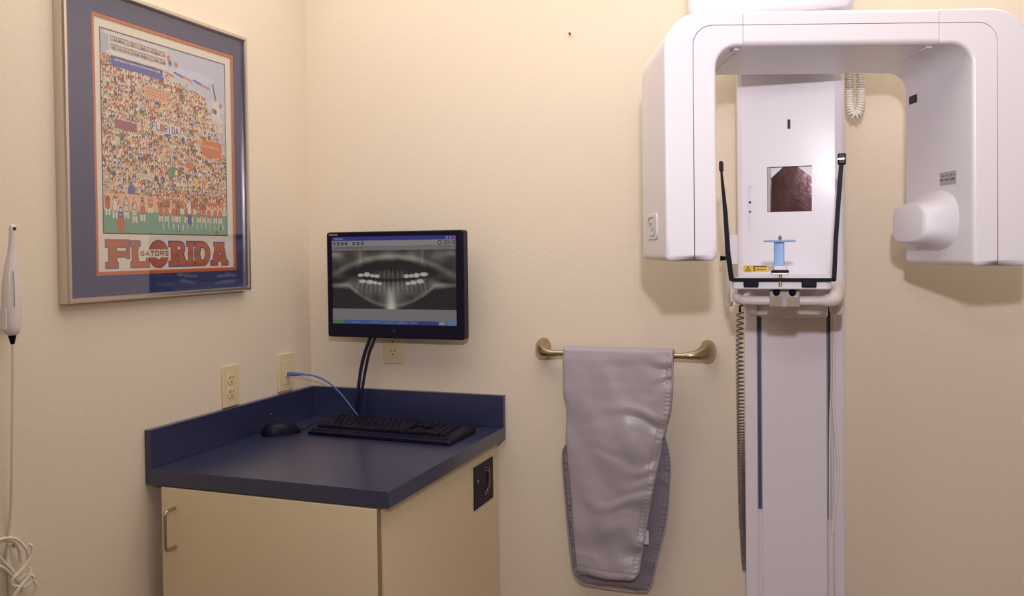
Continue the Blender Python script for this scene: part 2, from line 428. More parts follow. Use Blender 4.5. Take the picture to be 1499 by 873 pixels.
    LH = lz1-lz0; LWt = lx1-lx0
    mask = np.zeros((H, W), bool)
    def R_(a, b, c, d, s=True):
        m_ = (xx >= lx0+a*LWt) & (xx <= lx0+c*LWt) & (yy >= lz0+b*LH) & (yy <= lz0+d*LH)
        mask[m_] = s
    def P_(pts, s=True):
        m_ = np.zeros((H, W), bool); X_ = (xx-lx0)/LWt; Y_ = (yy-lz0)/LH
        n = len(pts)
        for i in range(n):
            (x1, y1), (x2, y2) = pts[i], pts[(i+1) % n]
            if y1 == y2: continue
            cond = ((Y_ >= min(y1, y2)) & (Y_ < max(y1, y2))) & (X_ < x1+(Y_-y1)*(x2-x1)/(y2-y1)); m_ ^= cond
        mask[m_] = s
    def E_(cx, cy, rx, ry, s=True):
        m_ = (((xx-lx0)/LWt-cx)/rx)**2+(((yy-lz0)/LH-cy)/ry)**2 < 1; mask[m_] = s
    navy = np.array((.05, .05, .24)); rust = np.array((.46, .11, .04))
    def commit():
        d = mask.copy()
        for i in range(-2, 3):
            for j in range(-2, 3):
                if i*i+j*j < 7: d |= np.roll(np.roll(mask, i, 0), j, 1)
        im[d] = navy; im[mask] = rust; mask[:] = False
    # F
    R_(.01, .03, .17, .25); R_(.03, .03, .085, .95); R_(.01, .78, .095, .97); R_(.08, .42, .17, .60); R_(.155, .03, .175, .34); R_(.155, .40, .175, .64); commit()
    # L
    R_(.185, .05, .255, .22); R_(.195, .05, .24, .95); R_(.185, .78, .32, .97); R_(.30, .62, .32, .97); commit()
    # O
    E_(.395, .51, .075, .47); E_(.395, .51, .030, .22, False); commit()
    # R
    R_(.475, .06, .55, .24); R_(.495, .06, .54, .95); R_(.475, .78, .555, .97); E_(.565, .30, .045, .24); E_(.56, .30, .018, .09, False); P_([(.545, .45), (.59, .45), (.63, .97), (.565, .97)]); commit()
    # I
    R_(.625, .06, .69, .22); R_(.638, .06, .678, .95); R_(.625, .80, .69, .97); commit()
    # D
    R_(.70, .06, .76, .97); E_(.76, .515, .07, .455); R_(.63, .0, .694, 1.0, False); E_(.765, .515, .025, .25, False); R_(.745, .27, .765, .76, False); commit()
    # A
    P_([(.885, .08), (.955, .08), (.985, .80), (.955, .97), (.93, .80), (.905, .80), (.885, .97), (.85, .97)]); R_(.865, .08, .965, .22); R_(.835, .80, .90, .97); R_(.94, .80, 1.0, .97); P_([(.922, .35), (.908, .60), (.938, .60)], False); commit()
    bx0, bx1 = int(lx0+.245*LWt), int(lx0+.485*LWt); bz0, bz1 = int(lz0+.36*LH), int(lz0+.64*LH)
    im[bz0:bz1, bx0:bx1] = paper
    strokes('GATORS', bx0+6, bz0+4, bz1-bz0-9, 10.2, np.array((.30, .09, .03)), 0, 1.35)
    me = raster(im, lambda u, v: (.0092, Y0+u*(Y1-Y0), Z1-v*(Z1-Z0)))
    obj('poster_print', me, M['print'], t, label='cartoon stadium crowd print above orange FLORIDA lettering')
    obj('glass', B((.0178, O[0], O[2]), (.0198, O[1], O[3])), M['glass'], t, smooth=False)
make_poster()

# ------------------------------------------------------------------ outlets
def outlet_bm(W=.070, H=.1143): return None
def make_outlet(name, org, axis, label, group=None):
    """axis 'x': on left wall (normal +x); 'y': on back wall (normal -y). org = centre on the wall."""
    t = thing(name, org, label, 'outlet', group)
    ox, oy, oz = org
    def m(a, b, d):  # a along wall, b up, d off the wall
        return (ox+d, oy+a, oz+b) if axis == 'x' else (ox+a, oy-d, oz+b)
    def pr(poly, d0, d1): return prism(bmesh.new(), poly, lambda p, k: m(p[0], p[1], (d0, d1)[k]))
    obj('cover_plate', pr(rrect(-.035, -.0571, .035, .0571, .003), .0005, .0055), M['ivory'], t, bevel=.002)
    obj('screw', pr(arc(0, 0, .003, 0, 330, 11), .0055, .0068), M['ivory'], t, bevel=.0005)
    for s in (1, -1):
        c = s*.0195
        po = [(x, y) for x, y in arc(0, c, .0172, 0, 354, 35) if True]
        po = [(x, max(min(y, c+.0145), c-.0145)) for x, y in po]
        so = obj('socket', pr(po, .0055, .0075), M['ivory'], t, bevel=.0006, ang=60)
        bm = bmesh.new()
        for a, h in ((-.0063, .0042), (.0063, .0034)):
            prism(bm, rrect(a-.0012, c+.004-h, a+.0012, c+.004+h, .0004, 1), lambda p, k: m(p[0], p[1], (.0074, .0078)[k]))
        prism(bm, arc(0, c-.008, .0026, 0, 330, 11), lambda p, k: m(p[0], p[1], (.0074, .0078)[k]))
        obj('slots', bm, M['slot'], so)
    return t
make_outlet('wall_outlet', (.0, -.403, 1.0625), 'x', 'ivory duplex wall outlet on the left wall just above the navy backsplash', 'ivory duplex outlets')
make_outlet('wall_outlet', (.299, .0, 1.140), 'y', 'ivory duplex wall outlet half hidden below the monitor on the back wall', 'ivory duplex outlets')

t = thing('network_outlet', (0, -.146, 1.066), 'ivory data jack cover plate near the corner with a blue cable plugged in', 'outlet')
def L_(poly, d0, d1): return YZ(poly, d0, d1)
obj('cover_plate', L_(rrect(-.184, 1.009, -.108, 1.123, .003), .0005, .0075), M['ivory'], t, bevel=.0025)
obj('jack_insert', L_(rrect(-.162, 1.030, -.130, 1.102, .001), .0075, .0095), M['ivory'], t, bevel=.0008)
obj('jack_port', L_(rrect(-.154, 1.052, -.138, 1.068, .001), .0095, .0125), M['tag'], t, bevel=.0005, label='white jack port')
obj('port_opening', L_(rrect(-.150, 1.055, -.141, 1.065, .0005), .0125, .013), M['slot'], t)
t = thing('network_cable', (.02, -.146, 1.060), 'blue network cable running from the wall jack down behind the keyboard', 'cable')
obj('plug', prism(bmesh.new(), rrect(-.151, 1.0545, -.140, 1.0655, .001), lambda p, k: ((.0135, .030)[k], p[0], p[1])), M['bluecable'], t, bevel=.001)
obj('plug_boot', T([(.029, -.1455, 1.060), (.036, -.144, 1.060), (.055, -.140, 1.0605), (.062, -.138, 1.060)], [.0062, .0058, .0042, .003], 12), M['bluecable'], t)
bl = spline([(.060, -.139, 1.060), (.095, -.128, 1.055), (.135, -.115, 1.035), (.170, -.100, .998), (.200, -.088, .955), (.222, -.078, .925), (.240, -.068, .9145), (.27, -.055, .9135), (.33, -.045, .9135)])
obj('cable', T(bl, .0026, 10), M['bluecable'], t)

# ------------------------------------------------------------------ monitor
def make_monitor():
    t = thing('computer_monitor', (.36, -.02, 1.33), 'black flat monitor on the back wall showing a panoramic dental x-ray', 'monitor')
    x0, x1, z0, z1, yf = .134, .5845, 1.174, 1.490, -.112
    # housing: bezel ring and rear shell
    sx0, sx1, sz0, sz1 = .1505, .5605, 1.2145, 1.4755
    bm = bmesh.new(); L = []
    secs = [(rrect(x0+.004, z0+.004, x1-.004, z1-.004, .006, 4), -.076), (rrect(x0, z0, x1, z1, .008, 4), -.080), (rrect(x0, z0, x1, z1, .008, 4), yf+.003),
            (rrect(x0+.003, z0+.003, x1-.003, z1-.003, .007, 4), yf), (rrect(sx0, sz0, sx1, sz1, .0015, 4), yf+.001), (rrect(sx0, sz0, sx1, sz1, .0015, 4), yf+.004)]
    for po, y in secs: L.append([bm.verts.new((a, y, b)) for a, b in po])
    n = len(L[0])
    for p, q in zip(L, L[1:]):
        for k in range(n): bm.faces.new((p[k], p[(k+1) % n], q[(k+1) % n], q[k]))
    bm.faces.new(L[0]); bm.faces.new(L[-1])
    h = obj('housing', bm, M['black'], t)
    obj('rear_cover', XZ(rrect(x0+.05, z0+.03, x1-.05, z1-.04, .03), -.048, -.0757), M['blackm'], t, bevel=.012, seg=3)
    obj('wall_mount', B((.30, -.0475, 1.29), (.42, -.001, 1.39)), M['blackm'], t, bevel=.003)
    obj('power_button', XZ(arc(.359, 1.196, .0055, 0, 330, 11), yf-.0006, yf-.0001), M['ledoff'], t, label='round power button')
    me = textmesh('Gateway', .0085, lambda a, b, c: (.143+a, yf-.0004-c, 1.4795+b)); obj('brand_lettering', me, M['logo'], h)
    # screen picture
    W, H = 400, 254; im = np.zeros((H, W, 3)); yy, xx = np.mgrid[0:H, 0:W]; u = xx/W; v = yy/H
    grey = np.array((.26, .24, .25)); im[:] = grey
    im[v < .045] = (.03, .04, .30)
    im[(v > .045) & (v < .11)] = (.36, .36, .34)
    im[(v > .108) & (v < .114)] = (.16, .14, .15)
    # x-ray
    X = (u-.485); a0, a1 = .155, .825
    vv = (v-a0)/(a1-a0)
    ph = np.zeros((H, W))
    def gau(d, s): return np.exp(-(d/s)**2)
    ph += .17
    ph += .12*gau(vv-(.10), .10)*(1+.5*np.sin(u*31))
    sk_ = .11+1.3*X**2; ph += .26*gau(vv-sk_, .05)*gau(X, .55)       # palate line
    ph += .22*gau(vv-.52-.1*np.abs(X), .16)*gau(np.abs(X)-.38, .10)
    ph -= .30*gau(vv-.26-1.2*X**2, .075)*gau(X, .40)
    ph -= .22*gau(vv-(.48-.9*(np.abs(X)-.25)*-1.0*.3), .05)*gau(np.abs(X)-.40, .07)
    ph += .16*gau(vv-.66, .15)*gau(X, .30)
    ph += .62*gau(X, .035)*np.clip((vv-.60)*2.6, 0, 1)+.20*gau(X, .085)*np.clip((vv-.55)*2, 0, 1)
    jaw = .97-.9*np.abs(X)**1.25*1.0
    jaw = np.maximum(.62, .97-2.9*X**2); ph -= .50*np.clip((vv-jaw)*9, 0, 1)*(1-.8*gau(X, .05))
    ph += .14*gau(vv-jaw+.03, .03)*(1-gau(X, .05))
    for s in (-1, 1):
        ph += .10*gau(X-s*.25, .012)*(vv < .35)
        ph += .20*gau(vv-.06-.3*np.abs(X-s*.47), .045)*gau(X-s*.47, .06)
    # teeth roots and crowns
    for k in range(16):
        cx = -.27+.54*k/15; w_ = .0115
        cr = np.abs(cx) > .12
        base = .47-.35*cx**2; low = .50-.28*cx**2
        ph += (.10 if not cr else .08)*gau(X-cx, w_)*((vv < base) & (vv > base-.20)); ph -= .07*gau(X-cx-.018, .006)*((vv < base) & (vv > base-.22))
        tilt = cx*.35*(vv-low)
        ph += .12*gau(X-cx*.96-tilt, w_)*np.clip((low+.28-vv)*5, 0, 1)*(vv > low+.01); ph -= .06*gau(X-cx*.96-.018-tilt, .006)*((vv > low+.02) & (vv < low+.22))
    ph -= .20*gau(vv-.515+.9*X**2, .026)*gau(X, .28)
    for cx, cy, rx, ry in ((-.247, .415, .022, .026), (-.195, .405, .024, .038), (-.150, .425, .018, .026), (-.113, .432, .020, .026), (-.232, .520, .028, .028), (-.172, .532, .030, .034), (-.128, .545, .018, .026), (-.092, .560, .018, .026),
                           (.125, .432, .022, .030), (.163, .428, .018, .028), (.203, .418, .022, .036), (.262, .402, .030, .030), (.135, .556, .019, .026), (.178, .540, .026, .034), (.232, .520, .028, .036)):
        cy2 = cy+.01
        d = ((X-cx)/rx)**2+((vv-cy2)/ry)**2; ph = np.maximum(ph, .78*np.clip(1.6-d, 0, 1)**.5*(d < 1.5))
    nz = np.array([[noise.noise((x*.045, y*.045, 1.3))+.4*noise.noise((x*.15, y*.15, 4)) for x in range(0, W, 2)] for y in range(0, H, 2)]).repeat(2, 0).repeat(2, 1)[:H, :W]
    ph = np.clip((ph+.055*nz-.08)*1.22, .012, .9)
    pic = np.stack([ph**1.5*.86+.006, ph**1.5*.82+.004, ph**1.6*.76+.012], -1)
    reg = (v > a0) & (v < a1); im[reg] = pic[reg]
    im[v > .955] = (.05, .12, .42)
    im[(v > .955) & (u < .09)] = (.10, .25, .06); im[(v > .955) & (u > .62) & (u < .85)] = (.03, .05, .28); im[(v > .955) & (u > .86)] = (.10, .30, .55)
    for q in (.20, .36, .46, .56, .66): im[(v > .965) & (v < .985) & (np.abs(u-q) < .03)] = (.10, .20, .50)
    for q in (.87, .89, .91): im[(v > .965) & (v < .99) & (np.abs(u-q) < .006)] = (.45, .55, .60)
    im[(v > .965) & (v < .99) & (np.abs(u-.915) < .008)] = (.45, .08, .05)
    asp = W/H
    for q, c in ((.02, (.45, .22, .04)), (.055, (.05, .12, .05)), (.088, (.06, .08, .07)), (.12, (.05, .05, .06)), (.185, (.03, .20, .06)), (.22, (.04, .07, .08)), (.255, (.03, .05, .06))):
        d = ((u-q)**2+((v-.078)/asp)**2)**.5
        im[d < .0125] = (.02, .02, .03); im[d < .0065] = c
        im[d < .003] = (.5, .5, .5)
    for q, c in ((.93, (.20, .35, .60)), (.957, (.20, .40, .60)), (.984, (.60, .14, .05))): im[(np.abs(u-q) < .009) & (v > .008) & (v < .038)] = c
    for k in range(12): im[(np.abs(u-.02-k*.0065) < .0022) & (v > .014) & (v < .03)] = (.35, .4, .6)
    for k in range(34):
        if k % 6: im[(np.abs(u-.02-k*.007) < .0022) & (v > .122) & (v < .136)] = (.12, .10, .11)
    for k in range(14):
        if k % 5: im[(np.abs(u-.87-k*.006) < .002) & (((v > .120) & (v < .128)) | ((v > .134) & (v < .142)))] = (.12, .10, .11)
    d = ((u-.873)**2+((v-.078)/asp)**2)**.5; im[d < .016] = (.02, .03, .03); im[d < .008] = (.55, .58, .55)
    G = {'D': [(0,0,0,1),(0,0,.7,0),(.7,0,1,.3),(1,.3,1,.7),(1,.7,.7,1),(.7,1,0,1)], 'E': [(0,0,0,1),(0,0,1,0),(0,.5,.9,.5),(0,1,1,1)], 'X': [(0,0,1,1),(0,1,1,0)], 'I': [(.5,0,.5,1)], 'S': [(1,0,0,0),(0,0,0,.5),(0,.5,1,.5),(1,.5,1,1),(1,1,0,1)]}
    x = 361.
    for ch in 'DEXIS':
        for p in G[ch]:
            ax, ay, bx, by = x+p[0]*5, 15.5+p[1]*8, x+p[2]*5, 15.5+p[3]*8; dx, dy = bx-ax, by-ay
            tt = np.clip(((xx-ax)*dx+(yy-ay)*dy)/(dx*dx+dy*dy), 0, 1); im[((xx-ax-tt*dx)**2+(yy-ay-tt*dy)**2) < .8] = (.03, .03, .03)
        x += 7.4
    me = raster(im, lambda a, b: (sx0+a*(sx1-sx0), yf+.0035, sz1-b*(sz1-sz0)))
    obj('screen', me, M['screen'], t, label='lit screen with a panoramic tooth x-ray and toolbar')
    return t
make_monitor()
for k, (dx, lb) in enumerate(((0, 'thicker dark navy monitor cable dropping from the screen, the left of the pair'), (.016, 'thinner dark navy monitor cable dropping from the screen, the right of the pair'))):
    t = thing('monitor_cable', (.25+dx, -.062, 1.17), lb, 'cable', 'dark cables hanging from the monitor')
    pts = spline([(.258+dx, -.062, 1.195), (.251+dx, -.0635, 1.165), (.232+dx, -.060-.002*k, 1.125), (.215+dx*1.1, -.056-.002*k, 1.075), (.205+dx*.95, -.055-.002*k, 1.02), (.197+dx*.8, -.054-.003*k, .965), (.192+dx*.72, -.052-.004*k, .924), (.205+dx*.72, -.046-.009*k, .9165), (.26+dx, -.036-.012*k, .9165)])
    obj('cable', T(pts, .0052 if k == 0 else .0044, 10), M['darkcable'], t)
    obj('plug', T([(.2595+dx, -.062, 1.202), (.256+dx, -.0625, 1.182), (.251+dx, -.0635, 1.166)], [.0072, .0072, .0054], 10), M['darkcable'], t)

# ------------------------------------------------------------------ countertop and cabinet
CW, CL, CZ = .6651, .7242, .91
t = thing('countertop', (0, 0, CZ-.038), 'navy laminate countertop with raised backsplashes in the room corner', 'countertop')
obj('worktop', XY([(.001, -.001), (.001, -CL), (CW, -CL), (CW, -.001)], CZ-.038, CZ), M['lam'], t, bevel=.0012)
s1 = obj('backsplash', B((.001, -CL, CZ+.0003), (.019, -.001, CZ+.0935)), M['lam'], t, bevel=.001)
s2 = obj('backsplash', B((.0193, -.019, CZ+.0003), (CW, -.001, CZ+.0935)), M['lam'], t, bevel=.001)
bm = lathe(bmesh.new(), [(.002, 0), (.0022, .0004), (.001, .0008)], (.019, -.245, .957), (1, 0, 0), 10)
obj('screw_cap', bm, M['tag'], s1)
kx0, kx1, ky1 = .048, .640, -.705
t = thing('base_cabinet', (.34, -.36, 0), 'almond laminate base cabinet with one door below the navy countertop', 'cabinet')
obj('carcass', box(B((kx0, ky1, .10), (kx1-.019, -.004, CZ-.0385)), (kx0+.01, ky1+.06, .001), (kx1-.03, -.01, .10)), M['cab'], t)
obj('side_panel', B((kx1-.0188, ky1, .001), (kx1, -.004, CZ-.0385)), M['cab'], t, bevel=.0006)
d = obj('door', B((kx0+.002, ky1-.0205, .105), (kx1-.004, ky1-.0015, CZ-.0415)), [M['cab']], t, bevel=.0008)
obj('edge_band', B((kx1-.0038, ky1-.0195, .105), (kx1-.0032, ky1-.0025, CZ-.0420)), M['cabedge'], d)
yd = ky1-.0205
hp = spline([(.090, yd, .8215), (.090, yd-.020, .8215), (.090, yd-.0275, .8205), (.090, yd-.0325, .815), (.090, yd-.0335, .806), (.090, yd-.0335, .775), (.090, yd-.0335, .744), (.090, yd-.0325, .735), (.090, yd-.0275, .7295), (.090, yd-.020, .7285), (.090, yd, .7285)], 6)
obj('handle', T(hp, .0042, 14), M['steel'], d, label='brushed steel wire pull')
# vent plate in the side panel
vp = obj('grille_plate', YZ([(-.191, .7115), (-.048, .7115), (-.048, .8305), (-.191, .8305)], kx1+.0003, kx1+.003), M['ventnavy'], t, bevel=.0006, label='black plate set in the side panel')
ctr = (-.112, .775)
bm = bmesh.new()
for rr in (.034, .027):
    tube(bm, [(kx1+.0045, ctr[0]+rr*math.cos(a), ctr[1]+rr*1.1*math.sin(a)) for a in np.linspace(-1.9, 1.9, 30)], .0016, 6)
obj('grille_ring', bm, M['greycoil'], vp)
bm = bmesh.new()
hel = []
for i in range(120):
    s = i/119; a = -1.75+s*2.9; q = s*2*PI*13
    hel.append((kx1+.0065+.0028*math.cos(q), ctr[0]+(.029+.0045*math.sin(q))*math.cos(a), ctr[1]+(.029+.0045*math.sin(q))*1.15*math.sin(a)))
obj('coiled_lead', T(hel, .0011, 6), M['copper'], vp)
obj('plate_screw', lathe(bmesh.new(), [(.004, 0), (.0042, .001), (.002, .002)], (kx1+.003, -.165, .787), (1, 0, 0), 12), M['label'], vp)

# ------------------------------------------------------------------ keyboard and mouse
def make_keyboard():
    org = Vector((.389, -.190, CZ)); ang = math.radians(-1.5)
    t = thing('keyboard', org, 'black desktop keyboard lying at the back of the navy countertop', 'keyboard')
    R = Matrix.Rotation(ang, 3, 'Z')
    def w(x, y, z): return org+R@Vector((x, y, z))
    Wd, D = .450, .178
    prof = [(-D/2, .0012), (-D/2, .010), (-D/2+.008, .014), (D/2-.01, .026), (D/2, .023), (D/2, .0012)]
    bm = bmesh.new(); L = []
    for x in (-Wd/2, -Wd/2+.008, Wd/2-.008, Wd/2):
        e = .004 if abs(abs(x)-Wd/2) < 1e-6 else 0
        L.append([bm.verts.new(w(x, y*(1-e*8), max(.0012, z-e))) for y, z in prof])
    for a, b in zip(L, L[1:]):
        for k in range(6): bm.faces.new((a[k], a[(k+1) % 6], b[(k+1) % 6], b[k]))
    bm.faces.new(L[0]); bm.faces.new(L[-1])
    obj('case', bm, M['black'], t, bevel=.002)
    # keycaps: one mesh per width, copied
    protos = {}
    sl = (.026-.014)/(D-.018)
    def key(x, y, wd, i):
        z = .0145+sl*(y+D/2-.008)
        if wd not in protos:
            bm = bmesh.new(); h = wd/2-.0012; d = .0086
            L = [[bm.verts.new(p) for p in ((-a, -b, zz), (a, -b, zz+0), (a, b, zz), (-a, b, zz))] for a, b, zz in ((h, d, -.001), (h, d, .003), (h-.0018, d-.0018, .0075))]
            for p, q in zip(L, L[1:]):
                for k in range(4): bm.faces.new((p[k], p[(k+1) % 4], q[(k+1) % 4], q[k]))
            bm.faces.new(L[0]); bm.faces.new(L[-1]); bmesh.ops.recalc_face_normals(bm, faces=bm.faces)
            me = bpy.data.meshes.new('key'); bm.to_mesh(me); bm.free(); me.materials.append(M['key'])
            o = bpy.data.objects.new('key', me); C.objects.link(o); o.parent = t
            protos[wd] = o
        else:
            o = protos[wd].copy(); C.objects.link(o)
        o.location = R@Vector((x, y, z)); o.rotation_euler = (math.atan(sl), 0, ang)
    p = .019; x0 = -.215
    rows = [([1]*13, [0, 2, 2.5, 3, 4.5]), None]
    ys = [.060, .036, .0155, -.005, -.0255, -.046]
    def run(y, ws, x=0.):
        for wd in ws:
            if wd > 0: key(x0+(x+wd/2)*p, y, wd*p, 0); x += wd
            else: x -= wd
    run(ys[0], [1, -1, 1, 1, 1, 1, -.5, 1, 1, 1, 1, -.5, 1, 1, 1, 1])
    run(ys[1], [1]*13+[2]); run(ys[2], [1.5]+[1]*12+[1.5]); run(ys[3], [1.75]+[1]*11+[2.25]); run(ys[4], [2.25]+[1]*10+[2.75]); run(ys[5], [1.5, 1.25, 1.25, 6, 1.25, 1.25, 1.25, 1.25])
    for r_ in (1, 2): run(ys[r_], [1, 1, 1], 15.3)
    run(ys[4], [1], 16.3); run(ys[5], [1, 1, 1], 15.3)
    for r_ in (1, 2, 3, 4): run(ys[r_], [1, 1, 1], 18.6)
    run(ys[5], [2, 1], 18.6)
    obj('palm_lip', T([w(-Wd/2+.01, -D/2+.012, .0135), w(Wd/2-.01, -D/2+.012, .0135)], .004, 8), M['black'], t)
    cz = CZ+.003
    obj('cord', T(spline([w(-.02, D/2-.002, .016), w(-.022, D/2+.012, .014), (.335, -.072, cz+.004), (.325, -.045, cz), (.355, -.030, cz+.008), (.40, -.045, cz+.006), (.43, -.060, cz), (.50, -.045, cz), (.56, -.035, cz), (.60, -.030, cz)]), .002, 8), M['black'], t)
make_keyboard()
def make_mouse():
    c = Vector((.083, -.285, CZ)); a = math.radians(48)
    t = thing('computer_mouse', c, 'small black corded mouse beside the left backsplash', 'mouse')
    R = Matrix.Rotation(a, 3, 'Z'); bm = bmesh.new(); L = []
    nu, nv = 24, 10
    for i in range(nv+1):
        f = i/nv*PI/2; ring = []
        for k in range(nu):
            th = 2*PI*k/nu; x, y = math.cos(th), math.sin(th)
            ex = .056*math.copysign(abs(x)**.9, x)*math.cos(f)**.55; ey = .031*(1-.10*math.cos(th)*1)*math.copysign(abs(y)**.85, y)*math.cos(f)**.55
            z = .0015+.034*math.sin(f)**.9*(1-.28*(ex/.056+.25)**2)
            ring.append(bm.verts.new(c+R@Vector((ex, ey, z))))
        L.append(ring)
    for p, q in zip(L, L[1:]):
        for k in range(nu): bm.faces.new((p[k], p[(k+1) % nu], q[(k+1) % nu], q[k]))
    bm.faces.new(L[0]); bm.faces.new(L[-1]); bmesh.ops.remove_doubles(bm, verts=bm.verts, dist=.0003)
    obj('body', bm, M['black'], t, ang=70)
    obj('scroll_wheel', T([c+R@Vector((.030, -.003, .0265)), c+R@Vector((.030, .003, .0265))], .0085, 16), M['ledoff'], t)
    z = CZ+.0025
    obj('cord', T(spline([c+R@Vector((.054, 0, .008)), c+R@Vector((.068, .002, .006)), (.125, -.192, z+.008), (.142, -.155, z+.010), (.152, -.125, z), (.158, -.095, z), (.152, -.062, z), (.13, -.045, z), (.16, -.032, z), (.19, -.030, z)]), .0018, 8), M['black'], t)
make_mouse()

# ------------------------------------------------------------------ towel bar
t = thing('towel_bar', (1.02, 0, 1.145), 'brushed nickel towel bar on the back wall holding the grey apron', 'towel bar')
obj('rail', T([(.835, -.070, 1.1405), (1.215, -.070, 1.1435)], .0078, 18), M['nickel'], t)
for s, xb, zb in ((1, .788, 1.141), (-1, 1.255, 1.146)):
    P = [Vector((xb, -.0005, zb)), Vector((xb, -.010, zb)), Vector((xb+s*.001, -.024, zb)), Vector((xb+s*.006, -.042, zb)), Vector((xb+s*.020, -.060, zb-.001)), Vector((xb+s*.042, -.069, zb-.002)), Vector((xb+s*.062, -.070, zb-.0025))]
    bm = bmesh.new(); n = 24; L = []
    sz = [(.0225, .0325), (.0225, .0325), (.021, .029), (.018, .022), (.0125, .0135), (.0095, .0095), (.0088, .0088)]
    up_ = Vector((0, 0, 1))
    for i, pnt in enumerate(P):
        dd = (P[min(i+1, 6)]-P[max(i-1, 0)]).normalized(); sd = dd.cross(up_).normalized(); uu = sd.cross(dd)
        L.append([bm.verts.new(pnt+sd*sz[i][0]*math.copysign(abs(math.cos(2*PI*k/n))**.85, math.cos(2*PI*k/n))+uu*(sz[i][1]*math.sin(2*PI*k/n)+(.004 if i < 4 else 0))) for k in range(n)])
    for p, q in zip(L, L[1:]):
        for k in range(n): bm.faces.new((p[k], p[(k+1) % n], q[(k+1) % n], q[k]))
    bm.faces.new(L[0]); bm.faces.new(L[-1])
    obj('mounting_post', bm, M['nickel'], t, subsurf=1)

# ------------------------------------------------------------------ lead apron
def make_apron():
    t = thing('lead_apron', (1.02, -.07, 1.15), 'grey-mauve protective x-ray apron folded over the towel bar', 'apron')
    def sheet(zs, xl, xr, ytop, ybase, seed, amp, puckR, puckL, bulge, round_b, over=False, botedge=.018):
        NU, NV = 90, 190; bm = bmesh.new(); G = []
        z1, z0 = zs
        for j in range(NV+1):
            v = j/NV; z = z1+(z0-z1)*v
            a, b = float(np.interp(-z, [-q[0] for q in xl], [q[1] for q in xl])), float(np.interp(-z, [-q[0] for q in xr], [q[1] for q in xr]))
            rb, rl = round_b
            e = z-z0
            if e < rb: b -= rb*(1-math.sqrt(max(0, 1-((rb-e)/rb)**2)))*.92
            if e < rl: a += rl*(1-math.sqrt(max(0, 1-((rl-e)/rl)**2)))*.92
            row = []
            for i in range(NU+1):
                u = i/NU; x = a+(b-a)*u
                dR, dL = (b-x), (x-a); dB = z-z0
                y = np.interp(v, [0, .03, .15, 1], [ytop, ytop-.004, ybase, ybase])
                h = 0
                nzv = noise.noise(Vector((x*9+seed, z*7, seed)))
                dg = noise.noise(Vector((x*14+z*9+seed*2, (z-x)*5, 2.1+seed)))
                h += amp*(.9*nzv+.9*dg)*min(1, v*8)
                # puckers from the sewn edges
                for dist, am, ph in ((dR, puckR, 0), (dL, puckL, 2)):
                    if am:
                        fall = math.exp(-dist/.075)
                        nn = noise.noise(Vector((ph+seed, z*26+.35*noise.noise(Vector((x*12, z*10, 0)))*3, dist*4)))
                        h += am*fall*nn*1.6
                        if dist < .018: h += (.0012+.0012*noise.noise(Vector((z*60, seed, 1))))*math.sin(z*2*PI/.0125+5*noise.noise(Vector((z*22, seed, 3))))*math.sin(dist/.018*PI)
                        h -= .0012*math.exp(-((dist-.018)/.0022)**2)
                h -= .0016*math.exp(-((dB-botedge)/.0022)**2)
                h += bulge*math.sin(PI*u)*math.sin(PI*min(1, v*1.1))
                edge = min(dR, dL, dB+.0)
                h += -.004*math.exp(-edge/.004) if edge > -1 else 0
                row.append(bm.verts.new((x, y-h, z+.0035*math.sin(u*5+seed)*(v if v > .9 else 0))))
            G.append(row)
        for j in range(NV):
            for i in range(NU): bm.faces.new((G[j][i], G[j][i+1], G[j+1][i+1], G[j+1][i]))
        return bm, G
    # front flap
    bm, G = sheet((1.145, .536), [(1.145, .8705), (1.04, .874), (1.0, .884), (.91, .880), (.80, .888), (.536, .909)],
                  [(1.145, 1.173), (1.05, 1.1715), (1.0, 1.166), (.927, 1.146), (.80, 1.121), (.70, 1.101), (.60, 1.084), (.536, 1.076)], -.083, -.094, 1.7, .0085, .0110, .0, .012, (.028, .006))
    # over the bar: continue the top row around
    top = G[0]; prev = top
    for k in range(1, 8):
        a = PI*k/7; row = []
        for vtx in top: row.append(bm.verts.new((vtx.co.x, -.070-.013*math.cos(a), 1.1455+.0125*math.sin(a))))
        for i in range(len(top)-1): bm.faces.new((prev[i], prev[i+1], row[i+1], row[i]))
        prev = row
    f = obj('front_flap', bm, M['nylon'], t, ang=80)
    s = f.modifiers.new('sol', 'SOLIDIFY'); s.thickness = .0035; s.offset = 1
    # back flap
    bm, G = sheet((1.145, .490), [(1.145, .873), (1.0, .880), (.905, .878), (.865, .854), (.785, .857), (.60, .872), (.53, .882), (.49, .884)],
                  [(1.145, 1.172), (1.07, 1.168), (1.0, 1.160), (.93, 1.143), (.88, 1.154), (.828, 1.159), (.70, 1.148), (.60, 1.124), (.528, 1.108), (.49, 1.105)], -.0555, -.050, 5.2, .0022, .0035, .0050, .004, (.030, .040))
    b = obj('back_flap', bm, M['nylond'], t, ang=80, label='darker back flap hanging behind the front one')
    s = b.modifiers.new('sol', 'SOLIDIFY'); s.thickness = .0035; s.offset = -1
    # piping along the edges of both flaps
    def piping(name, pts, par, m='nylon', r=.0022): obj(name, T(spline(pts, 5), r, 8), M[m], par)
    yb = -.0515
    piping('edge_piping', [(.884-.006, yb, .900), (.862, yb, .875), (.8545, yb, .855), (.857, yb, .785), (.872, yb, .600), (.880, yb, .535), (.887, yb, .512), (.905, yb, .494), (.928, yb, .4905), (1.00, yb, .489), (1.078, yb, .4905), (1.095, yb, .497), (1.107, yb, .519), (1.112, yb, .545), (1.124, yb, .600), (1.148, yb, .700), (1.158, yb, .828), (1.154, yb, .88), (1.143, yb, .925)], b)
    yf = -.0915
